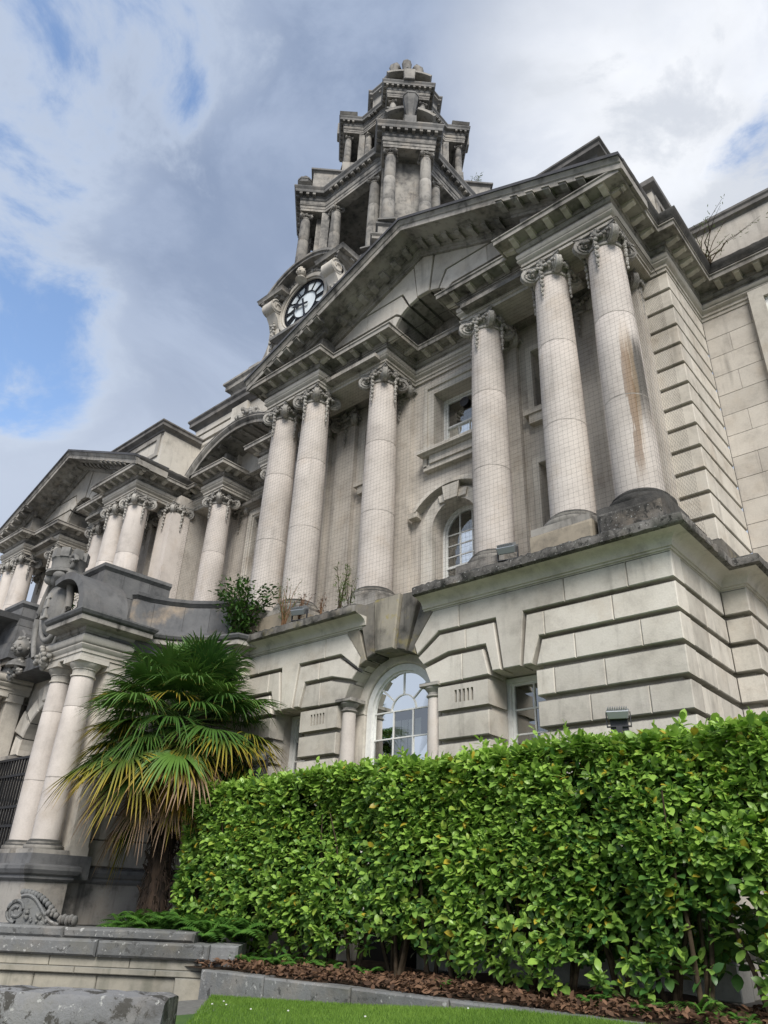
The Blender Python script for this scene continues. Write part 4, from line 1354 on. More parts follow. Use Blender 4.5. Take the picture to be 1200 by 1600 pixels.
for q, pth, wp in ((0, PPATH, WPATH), (1, mirx(PPATH), mirx(WPATH))):
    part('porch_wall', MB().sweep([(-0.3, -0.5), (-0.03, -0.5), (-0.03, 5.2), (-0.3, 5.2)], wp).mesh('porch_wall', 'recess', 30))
    for i in range(8):
        z0_ = 1.225 + i * 0.432
        course_blocks('stone_block', [(-0.04, z0_), (-0.012, z0_), (0, z0_ + 0.012), (0, z0_ + 0.41), (-0.012, z0_ + 0.422), (-0.04, z0_ + 0.422)], wp[2:] if q == 0 else wp[:-2], 'wall', 0.8, 0.6 if i % 2 else 1.0)
    part('porch_architrave', MB().sweep(PA, pth).mesh('porch_architrave', 'stone', 25))
    part('porch_frieze', MB().sweep(PF, pth).mesh('porch_frieze', 'stone', 40))
    cp = PPATH if q == 0 else mirx(PPATH)
    cp = [(-14.02, 6.15)] + PPATH[2:] if q == 0 else mirx([(-14.02, 6.15)] + PPATH[2:])
    part('porch_cornice', MB().sweep(PC[:-4] + [(-0.4, 5.34)], cp).mesh('porch_cornice', 'weathered', 25))
    part('porch_cornice', MB().sweep([(-0.4, 5.341), (0.30, 5.341), (0.34, 5.36), (0.37, 5.41), (0.37, 5.44), (-0.4, 5.50)], cp).mesh('porch_cornice', 'slate', 25))
    # pedestal under the columns, running on as the plinth of the curved wall
    ped = [(-14.5, 7.2), (-14.5, 6.08), (-12.88, 6.08), (-12.88, 6.80), (-13.12, 6.80)] + [(x + 0.04, y - 0.04) for x, y in CURVE[:-1]] + [(-11.55, 9.05)]
    ped = ped if q == 0 else mirx(ped)
    part('pedestal', MB().sweep(PP, ped).mesh('pedestal', 'weathered', 25))
    part('pedestal_moulding', MB().sweep(PB, ped).mesh('pedestal_moulding', 'slate', 25))
    bx_ = sorted([-14.45, -12.9]) if q == 0 else sorted([2 * MX + 14.45, 2 * MX + 12.9])
    part('pedestal', MB().box(bx_[0], bx_[1], 6.09, 7.15, 1.0, 1.36).mesh('pedestal', 'slate', 0))
    for x in (-13.25, -14.07):
        xx = x if q == 0 else 2 * MX - x
        c = column(xx, 6.43, 1.56, 4.34, 0.235, 0.205, 'porch', ('column', 'weathered', 'stone'), plinth=(0.31, 1.36), joints=(0, 0.36, 0.8, 1), capital=False)
        def cap():
            b = MB().lathe([(0.205, 0), (0.228, 0.005), (0.228, 0.03), (0.205, 0.035), (0.205, 0.13), (0.225, 0.135), (0.225, 0.155), (0.25, 0.18), (0.285, 0.23), (0.29, 0.25)], seg=32)
            b.prism_xy([(-0.30, -0.30), (0.30, -0.30), (0.30, 0.30), (-0.30, 0.30)], 0.252, 0.338)
            return b.mesh('capital', 'stone', 30)
        part('capital', cached('tuscan', cap), (0, 0, 4.34 - 1.56), 0, c)
    for x, y in ((-13.25, 6.98), (-14.07, 6.98)):
        xx = x if q == 0 else 2 * MX - x
        part('porch_pilaster', MB().box(xx - 0.22, xx + 0.24, 6.76, 7.1, 1.2, 4.675).box(xx - 0.26, xx + 0.28, 6.72, 7.1, 1.36, 1.5).box(xx - 0.26, xx + 0.28, 6.72, 7.1, 4.5, 4.67).mesh('porch_pilaster', 'stone', 0))
    # dark stone parapets
    up = [(-14.4, 8.0), (-14.4, 6.5), (-13.52, 6.5), (-13.42, 8.0)]
    up = up if q == 0 else mirx(up)
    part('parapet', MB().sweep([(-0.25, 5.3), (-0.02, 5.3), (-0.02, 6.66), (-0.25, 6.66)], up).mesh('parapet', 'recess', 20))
    for z0_, z1_, o_, lo_ in ((5.42, 5.80, 0.05, 0.5), (5.804, 6.20, 0.0, 1.0), (6.204, 6.655, 0.0, 0.6)):
        course_blocks('parapet_stone', [(-0.03, z0_), (o_ - 0.006, z0_), (o_, z0_ + 0.006), (o_, z1_ - 0.006), (o_ - 0.006, z1_), (-0.03, z1_)], up, 'slate', 0.62, lo_)
    part('parapet_coping', MB().sweep([(-0.28, 6.66), (0.0, 6.66), (0.03, 6.70), (0.05, 6.72), (0.05, 6.79), (-0.28, 6.82)], up).mesh('parapet_coping', 'slate', 20))
    lo = [(-13.45, 7.2), (-13.36, 7.25), (-13.32, 7.55), (-13.15, 7.9), (-12.88, 8.25), (-12.5, 8.55), (-12.1, 8.72), (-11.95, 8.74), (-11.95, 9.3)]
    lo = lo if q == 0 else mirx(lo)
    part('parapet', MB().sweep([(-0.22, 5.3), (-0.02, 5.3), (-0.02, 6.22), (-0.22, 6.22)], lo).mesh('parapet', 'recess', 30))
    for z0_, z1_, o_, lo_ in ((5.42, 5.66, 0.05, 0.5), (5.664, 6.215, 0.0, 1.0)):
        course_blocks('parapet_stone', [(-0.03, z0_), (o_ - 0.006, z0_), (o_, z0_ + 0.006), (o_, z1_ - 0.006), (o_ - 0.006, z1_), (-0.03, z1_)], lo, 'slate2', 0.55, lo_)
    part('parapet_coping', MB().sweep([(-0.26, 6.22), (0.0, 6.22), (0.04, 6.27), (0.06, 6.29), (0.06, 6.36), (-0.26, 6.39)], lo).mesh('parapet_coping', 'slate', 30))
    # half of the scrolled pediment
    n = 16
    rings = []
    for i in range(n + 1):
        t_ = i / n
        a = t_ * PI * 0.62
        x = -12.98 - 1.05 * (1 - math.cos(a)) * 1.0
        z_ = 5.5 + 0.98 * math.sin(a)
        th = 0.16 - 0.05 * t_
        dx, dz = math.cos(a) if False else 0, 0
        nx, nz = math.cos(a), math.sin(a) * 0.9
        l = math.hypot(nx, nz)
        nx, nz = nx / l, nz / l
        rings.append([(x + nx * 0.02, y_, z_ + nz * 0.02) if k_ == 0 else (x - nx * th, y_, z_ - nz * th) for k_, y_ in ((0, 5.95), (0, 6.9), (1, 6.9), (1, 5.95))])
    b = MB().loft(rings)
    b.prism([(-13.05, 5.46), (-14.6, 5.46), (-14.6, 6.0), (-14.0, 6.42), (-13.4, 6.2), (-13.12, 5.9)], 6.62, 6.85, 0.03)
    if q == 1:
        b.xf(lambda x, y, z: (2 * MX - x, y, z))
    part('scrolled_pediment', b.mesh('scrolled_pediment', 'slate', 40))
# arch of the door with stepped voussoirs
mb = MB()
AW = arch_opening(MX, 1.1, -0.5, 3.35, 20)
panel(mb, [(-17.3, -0.5), (-14.2, -0.5), (-14.2, 5.3), (-17.3, 5.3)], [[(p[0], max(p[1], -0.48)) for p in AW]], 7.25, 7.9)
part('arch_wall', mb.mesh('arch_wall', 'stone', 0))
for i in range(9):
    a, b = math.radians(i * 20 + 0.6), math.radians((i + 1) * 20 - 0.6)
    r2 = 1.55 if i % 2 else 1.38
    P = arch_pts(MX, 3.35, 1.03, 3, a, b) + list(reversed(arch_pts(MX, 3.35, r2, 3, a, b)))
    part('keystone' if i == 4 else 'voussoir', MB().prism(P, 6.95 if i == 4 else 7.08, 7.6, 0.025).mesh('voussoir', 'stone', 0))
for s in (-1, 1):
    for i in range(8):
        z0 = -0.1 + i * 0.43
        P = [(MX + s * 1.03, z0), (MX + s * (1.5 if i % 2 else 1.32), z0), (MX + s * (1.5 if i % 2 else 1.32), z0 + 0.38), (MX + s * 1.03, z0 + 0.38)]
        part('stone_block', MB().prism(P, 7.08, 7.6, 0.02).mesh('stone_block', 'stone', 0))
for xa_, xb_ in ((-17.25, MX - 1.05), (MX + 1.05, -14.3)):
    part('impost_band', MB().box(xa_, xb_, 6.95, 7.3, 3.2, 3.34).mesh('impost_band', 'weathered', 0))
part('porch_lining', MB().box(-17.6, -13.9, 10.4, 10.5, -0.5, 5.2).box(-17.3, -17.2, 7.9, 10.4, -0.5, 5.2).box(-14.3, -14.2, 7.9, 10.4, -0.5, 5.2).mesh('porch_lining', 'wall', 0))
part('balcony_floor', MB().box(-18.6, -12.9, 6.6, 11.0, 5.0, 5.3).box(-13.2, -11.7, 8.5, 11.0, 5.0, 5.3).mesh('balcony_floor', 'slate', 0))
# iron gate
gt = MB()
for i in range(23):
    x = MX - 1.36 + 2.72 * i / 22
    gt.box(x - 0.017, x + 0.017, 6.80, 6.834, -0.2, 3.18)
for z_ in (0.9, 1.9, 2.25, 2.85, 3.18):
    gt.box(MX - 1.36, MX + 1.36, 6.79, 6.844, z_ - 0.024, z_ + 0.024)
part('iron_gate', gt.mesh('iron_gate', 'iron', 0))
# shield with crown and cherubs
st = MB()
SHX, SHY, SHZ = -14.72, 6.25, 5.98
P = []
for k in range(28):
    a = 2 * PI * k / 28
    P.append((0.46 * math.cos(a) * (1 - 0.18 * max(0, -math.sin(a))), 0.62 * math.sin(a)))
rings = []
for f_, yy in ((1.0, 0.10), (1.0, 0.0), (0.9, -0.09), (0.7, -0.16), (0.4, -0.20), (0.08, -0.22)):
    rings.append([(SHX + x * f_, SHY + yy, SHZ + z_ * f_) for x, z_ in P])
st.loft(rings)
sh = part('shield', st.mesh('shield', 'greycarve', 50))
fr = MB()
fr.tube([(SHX + x * 1.12, SHY - 0.02, SHZ + z_ * 1.10) for x, z_ in P + P[:1]], 0.075, 8)
for sg in (-1, 1):
    fr.tube([(SHX + sg * (0.3 + 0.35 * math.sin(t_ * 3.0)), SHY - 0.06, SHZ + 0.75 - 1.75 * t_) for t_ in [i / 14 for i in range(15)]], [0.09 - 0.04 * i / 14 for i in range(15)], 8)
    pts_ = []
    for k in range(20):
        a = k / 19 * 2 * PI * 1.4
        pts_.append((SHX + sg * (0.34 + (0.20 - 0.15 * k / 19) * math.cos(a)), SHY - 0.08, SHZ + 0.92 + (0.20 - 0.15 * k / 19) * math.sin(a)))
    fr.tube(pts_, 0.055, 7)
fr.ball((SHX, SHY - 0.15, SHZ + 0.62), (0.2, 0.12, 0.16), 10, 6)
part('shield_frame', fr.mesh('shield_frame', 'greycarve', 60), (0, 0, 0), 0, sh)
em = MB()
for i_, (a0, a1, b0, b1) in enumerate(((-0.045, 0.045, -0.28, 0.28), (-0.11, 0.11, 0.16, 0.22), (-0.10, 0.10, -0.04, 0.02), (-0.12, 0.12, -0.27, -0.21))):
    em.box(SHX + a0, SHX + a1, SHY - 0.232 - 0.004 * i_, SHY - 0.12, SHZ + b0, SHZ + b1)
part('shield_emblem', em.mesh('shield_emblem', 'carved', 0), (0, 0, 0), 0, sh)
cr = MB()
cr.lathe([(0.46, 0), (0.50, 0.02), (0.50, 0.09), (0.44, 0.11), (0.40, 0.14), (0.42, 0.40), (0.44, 0.42), (0.44, 0.44), (0.3, 0.44)], SHX, SHY + 0.02, 28)
for k in range(8):
    a = 2 * PI * k / 8
    st_ = len(cr.v)
    cr.box(-0.11, 0.11, -0.45, -0.30, 0.42, 0.66)
    ca, sa = math.cos(a), math.sin(a)
    cr.xf(lambda x, y, z: (SHX + x * ca - y * sa, SHY + 0.02 + x * sa + y * ca, z), st_)
for k in range(4):
    a = 2 * PI * k / 4 + PI / 4
    cr.ball((SHX + 0.34 * math.cos(a), SHY + 0.34 * math.sin(a), -0.08), (0.17, 0.17, 0.13), 10, 6)
cr.v = [(SHX + (x_ - SHX) * 0.82, SHY + (y_ - SHY) * 0.82, z_ * 0.85) for x_, y_, z_ in cr.v]
part('mural_crown', cr.mesh('mural_crown', 'greycarve', 40), (0, 0, 6.68))


def cherub(x, y, z, s, nm='cherub_head', mat='carved', own=None, rot=0.0):
    b = MB()
    b.ball((0, 0, 0), (0.8 * s, 0.9 * s, 1.0 * s), 18, 12)
    b.ball((0, -0.35 * s, -0.42 * s), (0.55 * s, 0.5 * s, 0.5 * s), 12, 8)
    b.ball((0, -0.92 * s, -0.18 * s), (0.13 * s, 0.14 * s, 0.2 * s), 8, 6)
    for sg in (-1, 1):
        b.ball((sg * 0.38 * s, -0.68 * s, -0.30 * s), 0.24 * s, 8, 6)
        b.ball((sg * 0.30 * s, -0.80 * s, 0.12 * s), (0.17 * s, 0.08 * s, 0.06 * s), 8, 4)
        b.ball((sg * 0.30 * s, -0.83 * s, -0.02 * s), (0.10 * s, 0.06 * s, 0.07 * s), 8, 4)
        b.ball((sg * 0.80 * s, -0.05 * s, -0.12 * s), (0.10 * s, 0.16 * s, 0.22 * s), 8, 5)
    b.ball((0, -0.82 * s, -0.52 * s), (0.22 * s, 0.1 * s, 0.06 * s), 8, 4)
    b.ball((0, -0.80 * s, -0.63 * s), (0.18 * s, 0.1 * s, 0.06 * s), 8, 4)
    for k in range(34):
        a = random.uniform(0, 2 * PI)
        e = random.uniform(0.15, 1.3)
        if math.sin(a) < -0.3 and e < 0.75:
            continue
        b.ball((0.8 * s * math.cos(a) * math.cos(e), 0.9 * s * math.sin(a) * math.cos(e), 1.0 * s * math.sin(e)), 0.19 * s, 6, 4)
    b.lathe([(0.42 * s, -0.8 * s), (0.40 * s, -1.1 * s), (0.9 * s, -1.5 * s), (1.1 * s, -1.9 * s)], 0, 0.1 * s, 14)
    (own or part)(nm, b.mesh(nm, mat, 60), (x, y, z), rot)


for s in (-1, 1):
    cherub(MX + 0.15 + s * 0.95, 6.5, 5.55, 0.23, mat='greycarve', rot=0.5)
    w = MB()
    for k in range(9):
        w.tube([(MX + s * (1.25 + 0.08 * k), 6.7, 5.2), (MX + s * (1.45 + 0.07 * k), 6.62, 5.45 + 0.05 * k), (MX + s * (1.4 + 0.05 * k), 6.6, 5.75 + 0.05 * k)], [0.05, 0.055, 0.02], 5)
    for k in range(40):
        w.ball((MX + s * (0.85 + random.gauss(0, 0.16)), 6.5 + random.uniform(-0.06, 0.06), 5.05 + random.gauss(0, 0.10)), random.uniform(0.035, 0.065), 6, 4)
    part('carved_wing', w.mesh('carved_wing', 'carved', 60))
fr = MB()
for k in range(60):
    fr.ball((MX + 1.50 + random.gauss(0, 0.07), 6.05 + random.gauss(0, 0.04), 4.85 + random.gauss(-0.05, 0.08)), random.uniform(0.04, 0.07), 6, 4)
part('carved_fruit', fr.mesh('carved_fruit', 'carved', 60))

# ================================================================== CLOCK TOWER
TX, TY = -15.85, 17.74
tower = thing('clock_tower', 'stone clock tower with open belfry and scrolled top behind the pediments', 'clock tower', (TX, TY, 12.4))
TL = Vector((TX, TY, 12.4))
tower.location.z = 12.59
tower.scale = (1.02, 1.02, 0.975)


def tpart(name, me, lloc=(0, 0, 0), rot=0.0, parent=None, **kw):
    """tower part; lloc is in the tower's frame with z measured from the ground"""
    return place(name, me, tower, (lloc[0], lloc[1], lloc[2] - 12.4), rot, **kw)


def ring_path(face, w, v):
    """plan of a stage: square of half-side face with diagonal bays of half-width v standing out to w"""
    pts_ = []
    s2 = math.sqrt(2)
    w0 = s2 * face - v
    for k in range(4):
        a = -PI / 4 + k * PI / 2
        e = (math.cos(a), math.sin(a))
        f = (-math.sin(a), math.cos(a))
        for ww, vv in ((w0, -v), (w, -v), (w, v), (w0, v)):
            pts_.append((e[0] * ww + f[0] * vv, e[1] * ww + f[1] * vv))
    return pts_


def in_bay(fn, start, mb, k):
    """turn geometry built with the bay looking along -y into the k-th diagonal"""
    a = PI / 4 + k * PI / 2
    ca, sa = math.cos(a), math.sin(a)
    return mb.xf(lambda x, y, z: (x * ca - y * sa, x * sa + y * ca, z), start)


def entab(z0, z1, s=1.0):
    h = z1 - z0
    q = lambda t_: z0 + h * t_
    a = [(-0.4, q(0)), (0, q(0)), (0, q(0.12)), (0.02 * s, q(0.125)), (0.02 * s, q(0.24)), (0.06 * s, q(0.27)), (0.06 * s, q(0.30)), (0.0, q(0.305)), (0.04 * s, q(0.34)), (0.05 * s, q(0.41)), (0.04 * s, q(0.48)), (0.0, q(0.5)), (-0.4, q(0.5))]
    c = [(-0.4, q(0.502)), (0.03, q(0.502)), (0.07 * s, q(0.54)), (0.07 * s, q(0.62)), (0.09 * s, q(0.63)), (0.09 * s, q(0.74)), (0.29 * s, q(0.74)), (0.30 * s, q(0.76)), (0.30 * s, q(0.86)), (0.33 * s, q(0.90)), (0.37 * s, q(0.96)), (0.37 * s, q(1.0)), (-0.4, q(1.05))]
    return a, c


# shaft and pedestals
S0 = ring_path(3.05, 4.25, 1.05)
tpart('tower_base', MB().box(-3.0, 3.0, -4.9, 3.5, 12.4, 17.7).mesh('tower_base', 'tower', 0))
tpart('base_cornice', MB().sweep([(-0.4, 17.5), (0, 17.5), (0.04, 17.58), (0.14, 17.66), (0.22, 17.70), (0.22, 17.84), (0.28, 17.90), (0.28, 17.97), (-0.4, 18.05)], [(-3.0, 3.4), (-3.0, -4.9), (3.0, -4.9), (3.0, 3.4)]).box(-2.9, 2.9, -4.8, 3.4, 17.6, 18.04).mesh('base_cornice', 'towerdark', 25))
tpart('tower_shaft', MB().prism_xy(S0, 17.9, 22.6).mesh('tower_shaft', 'tower', 0))
for i in range(9):
    z0 = 18.1 + i * 0.47
    tpart('stone_course', MB().sweep([(-0.2, z0), (0.04, z0), (0.055, z0 + 0.012), (0.055, z0 + 0.428), (0.04, z0 + 0.44), (-0.2, z0 + 0.44)], S0, True).mesh('stone_course', 'stone', 0))
tpart('pedestal_cornice', MB().sweep([(-0.4, 22.45), (0.02, 22.45), (0.06, 22.52), (0.14, 22.58), (0.20, 22.60), (0.20, 22.72), (0.26, 22.80), (0.26, 22.86), (-0.4, 22.93)], S0, True).mesh('pedestal_cornice', 'tower', 25))
tpart('pedestal', MB().prism_xy(ring_path(3.0, 4.3, 1.05), 22.8, 23.55).mesh('pedestal', 'tower', 0))
tpart('pedestal_cap', MB().sweep([(-0.4, 23.45), (0.0, 23.45), (0.05, 23.5), (0.08, 23.53), (0.08, 23.62), (-0.4, 23.66)], ring_path(3.0, 4.3, 1.05), True).prism_xy(ring_path(2.9, 4.2, 0.95), 23.4, 23.65).mesh('pedestal_cap', 'towerdark', 25))


def stage(z0, zc_, z1, face, w, v, rb, cu, fx, key, es):
    """open stage: columns in pairs on the diagonal bays, flanking columns in the faces, entablature over all"""
    P = ring_path(face, w, v)
    a, c = entab(zc_, z1, es)
    tpart('entablature', MB().sweep(a, P, True).mesh('entablature', 'tower', 30))
    tpart('cornice', MB().sweep(c, P, True).mesh('cornice', 'towerdark', 25))
    tpart('stage_ceiling', MB().prism_xy(ring_path(face - 0.1, w - 0.1, v - 0.1), zc_ + 0.12, z1).mesh('stage_ceiling', 'tower', 0))
    md = cached(key + 'mod', lambda: MB().box(-0.06 * es / 0.9, 0.06 * es / 0.9, -0.19 * es, 0.01, -0.10 * (z1 - zc_), 0.0).mesh('modillion', 'tower', 0))
    modillions(P + [P[0], P[1]], (0, 0, 0), 0.09 * es, zc_ + 0.738 * (z1 - zc_), 0.34 * es, owner=tpart, me=md)
    for k in range(4):
        mb_ = MB()
        mb_.box(-v + 0.40, v - 0.40, -(w - 0.72), -(w - 0.95), z0, zc_ + 0.1)
        in_bay(None, 0, mb_, k)
        tpart('bay_wall', mb_.mesh('bay_wall', 'tower', 0))
        mb_ = MB()
        for sg in (-1, 1):
            mb_.box(sg * (v - 0.16) - 0.14, sg * (v - 0.16) + 0.14, -(w - 0.88 * es - 0.12), -(w - 1.2 * es - 0.16), z0, zc_ - 0.02)
        in_bay(None, 0, mb_, k)
        tpart('bay_pier', mb_.mesh('bay_pier', 'tower', 0))
        a_ = PI / 4 + k * PI / 2
        spots = []
        for sg in (-1, 1):
            x, y = sg * cu, -(w - 0.25)
            spots.append((x * math.cos(a_) - y * math.sin(a_), x * math.sin(a_) + y * math.cos(a_)))
        b_ = k * PI / 2
        for sg in (-1, 1):
            x, y = sg * fx, -(face - 0.22)
            spots.append((x * math.cos(b_) - y * math.sin(b_), x * math.sin(b_) + y * math.cos(b_)))
        for i_, (x, y) in enumerate(spots):
            tcolumn(x, y, z0 + 0.14, zc_ - 0.30 * rb / 0.24, rb, rb * 0.84, key, z0)


def tcolumn(x, y, z0, z1, rb, rt, key, zp):
    def base():
        mb_ = MB()
        mb_.prism_xy([(-rb * 1.35, -rb * 1.35), (rb * 1.35, -rb * 1.35), (rb * 1.35, rb * 1.35), (-rb * 1.35, rb * 1.35)], zp - z0, -0.07)
        mb_.lathe([(rb * 1.3, -0.07), (rb * 1.32, -0.03), (rb * 1.15, 0), (rb * 1.05, 0.03)], seg=20)
        return mb_.mesh('column_base', 'towerdark', 40)
    ang = math.atan2(y, x) + PI / 2
    c = tpart('column', cached(key + 'tb', base), (x, y, z0), ang)
    for i_, (a, b) in enumerate(((0, 0.3), (0.3, 0.65), (0.65, 1.0))):
        def drum():
            h = z1 - z0
            pr = [(shaft_r(a + (b - a) * q / 3, rb, rt), (a + (b - a) * q / 3) * h) for q in range(4)]
            pr = [(pr[0][0] - 0.006, pr[0][1])] + [(pr[0][0], pr[0][1] + 0.012)] + pr[1:-1] + [(pr[-1][0], pr[-1][1] - 0.012), (pr[-1][0] - 0.006, pr[-1][1])]
            return MB().lathe(pr, seg=24).mesh('drum', 'tower', 30)
        part('drum', cached(key + 'td%d' % i_, drum), (0, 0, 0), random.uniform(0, 6.28), c)
    part('capital', cached(key + 'tc', lambda: capital_mesh(rt, mat='tower')), (0, 0, z1 - z0), 0, c)


stage(23.65, 28.05, 29.3, 3.1, 4.42, 1.03, 0.245, 0.70, 1.12, 'bel', 0.95)
# bays above the belfry: blocking, segmental pediment, urn
for k in range(4):
    a_ = PI / 4 + k * PI / 2
    mb_ = MB().box(-0.85, 0.85, -4.05, -2.2, 29.2, 31.0)
    in_bay(None, 0, mb_, k)
    tpart('blocking', mb_.mesh('blocking', 'tower', 0))
    mb_ = MB().sweep([(-0.2, 30.9), (0, 30.9), (0.05, 30.98), (0.12, 31.02), (0.12, 31.12), (-0.2, 31.16)], [(-0.85, -2.0), (-0.85, -4.05), (0.85, -4.05), (0.85, -2.0)]).box(-0.8, 0.8, -4, -2.1, 30.95, 31.15)
    in_bay(None, 0, mb_, k)
    tpart('blocking_cap', mb_.mesh('blocking_cap', 'towerdark', 25))
    mb_ = MB()
    R2 = 1.35
    for sg in (-1, 1):
        mb_.loft([[(sg * (R2 + dz) * math.sin(t_), y, 29.05 + (R2 + dz) * math.cos(t_)) for y, dz in ((-4.7, 0.06), (-4.7, -0.08), (-4.62, -0.1), (-4.1, -0.12), (-4.1, 0.08))] for t_ in [0.22 + 0.62 * i / 10 for i in range(11)]])
        mb_.box(sg * 0.62 - 0.32, sg * 0.62 + 0.32, -4.62, -4.1, 29.42, 29.56)
    in_bay(None, 0, mb_, k)
    tpart('segmental_pediment', mb_.mesh('segmental_pediment', 'tower', 25))
    mb_ = MB()
    mb_.prism_xy([(-0.24, -4.75), (0.24, -4.75), (0.24, -4.25), (-0.24, -4.25)], 29.3, 29.75)
    for zz0, zz1, h0, h1 in ((29.75, 30.0, 0.14, 0.16), (30.0, 31.2, 0.16, 0.31), (31.2, 31.3, 0.33, 0.33)):
        mb_.loft([[(h * q, -4.5 + h * p_, zz) for q, p_ in ((-0.5, -1), (0.5, -1), (1, -0.5), (1, 0.5), (0.5, 1), (-0.5, 1), (-1, 0.5), (-1, -0.5))] for h, zz in ((h0, zz0), (h1, zz1))])
    mb_.lathe([(0.30, 31.3), (0.22, 31.4), (0.10, 31.55), (0.12, 31.65), (0.0, 31.75)], 0, -4.5, 14)
    in_bay(None, 0, mb_, k)
    tpart('urn', mb_.mesh('urn', 'towerdark', 30))
tpart('upper_plinth', MB().prism_xy(ring_path(2.05, 2.8, 0.95), 29.2, 31.75).mesh('upper_plinth', 'tower', 0))
stage(31.7, 33.95, 34.9, 2.05, 2.88, 0.95, 0.165, 0.66, 0.55, 'ups', 0.72)
for k in range(4):
    mb_ = MB()
    mb_.loft([[(1.6 * math.sin(t_) * (1 + dz * 0.6), y, 34.45 + (1.25 + dz) * math.cos(t_)) for y, dz in ((-3.15, 0.06), (-3.15, -0.06), (-3.08, -0.08), (-2.3, -0.1), (-2.3, 0.08))] for t_ in [-0.68 + 1.36 * i / 14 for i in range(15)]])
    mb_.prism([(-0.95, 34.85), (0.95, 34.85), (0.6, 35.35), (0, 35.55), (-0.6, 35.35)], -2.8, -2.2)
    mb_.prism([(-0.24, 34.9), (0.24, 34.9), (0.27, 35.7), (-0.27, 35.7)], -3.25, -2.3, 0.03)
    in_bay(None, 0, mb_, k)
    tpart('segmental_pediment', mb_.mesh('segmental_pediment', 'tower', 25))
tpart('top_stage', MB().prism_xy(ring_path(1.5, 1.6, 0.55), 34.8, 37.6).mesh('top_stage', 'tower', 0))
tpart('top_cornice', MB().sweep([(-0.3, 37.3), (0, 37.3), (0.03, 37.38), (0.07, 37.42), (0.16, 37.5), (0.20, 37.52), (0.20, 37.64), (0.26, 37.72), (0.26, 37.8), (-0.3, 37.9)], ring_path(1.5, 1.6, 0.55), True).mesh('top_cornice', 'towerdark', 25))
dt = ring_path(1.5, 1.6, 0.55)
modillions(dt + dt[:2], (0, 0, 0), 0.04, 37.47, 0.17, owner=tpart, me=MB().box(-0.045, 0.045, -0.1, 0.01, -0.09, 0).mesh('dentil', 'tower', 0))
tpart('roof', MB().loft([[(x * f, y * f, z_) for x, y in ring_path(1.5, 1.6, 0.55)] for f, z_ in ((1.0, 37.8), (0.86, 38.2), (0.84, 38.6), (0.66, 38.8), (0.62, 39.2), (0.4, 39.4))]).mesh('roof', 'tower', 0))
fn_ = MB()
fn_.lathe([(1.15, 38.2), (1.12, 38.7), (0.98, 39.0), (0.90, 39.05), (0.82, 39.5), (0.66, 39.95), (0.60, 40.05), (0.62, 40.2), (0.40, 40.5), (0.0, 40.62)], seg=24)
for k in range(8):
    a = PI / 4 + k * PI / 4
    ca, sa = math.cos(a), math.sin(a)
    s_ = len(fn_.v)
    fn_.tube([(1.05, 0, 38.7), (1.12, 0, 39.1), (0.98, 0, 39.5), (0.84, 0, 39.8), (0.92, 0, 40.1), (0.80, 0, 40.35), (0.62, 0, 40.30), (0.66, 0, 40.12)], [0.16, 0.22, 0.22, 0.22, 0.25, 0.26, 0.22, 0.14], 8)
    fn_.xf(lambda x, y, z: (x * ca - y * sa, x * sa + y * ca, z), s_)
tpart('finial', fn_.mesh('finial', 'tower', 50))

# clock and the surround it sits in (front face)
CY = 12.87 - TY
CX = -0.12
CZ = 20.12
cb = MB()
panel(cb, [(-1.75, 18.0), (1.75, 18.0), (1.75, 21.1), (1.3, 21.6), (0, 21.9), (-1.3, 21.6), (-1.75, 21.1)], [[(CX + 1.14 * math.cos(2 * PI * i / 40), CZ + 1.14 * math.sin(2 * PI * i / 40)) for i in range(40)]], CY - 0.02, CY + 0.3)
cb.box(-1.74, 1.74, CY + 0.12, -3.0, 18.0, 21.0)
tpart('clock_surround', cb.mesh('clock_surround', 'stone', 20))
rg = MB()
for r0, r1, y0, y1 in ((1.14, 1.30, -0.12, 0.05), (1.07, 1.14, -0.06, 0.1)):
    n_ = 44
    rg.loft([[(CX + r_ * math.cos(2 * PI * i / n_), CY + y, CZ + r_ * math.sin(2 * PI * i / n_)) for r_, y in ((r0, y1), (r0, y0 + 0.02), ((r0 + r1) / 2, y0), (r1, y0 + 0.02), (r1, y1))] for i in range(n_ + 1)], cap=False)
tpart('clock_moulding', rg.mesh('clock_moulding', 'stone', 50))
face = tpart('clock_face', MB().prism([(1.08 * math.cos(2 * PI * i / 48), 1.08 * math.sin(2 * PI * i / 48)) for i in range(48)], 0.06, 0.12).mesh('clock_face', 'opal', 30), (CX, CY, CZ))
bl = MB()


def annulus(b, r0, r1, y0, y1, n_=48):
    b.loft([[(r_ * math.cos(2 * PI * i / n_), y, r_ * math.sin(2 * PI * i / n_)) for r_, y in ((r0, y0), (r1, y0), (r1, y1), (r0, y1))] for i in range(n_ + 1)], cap=False)


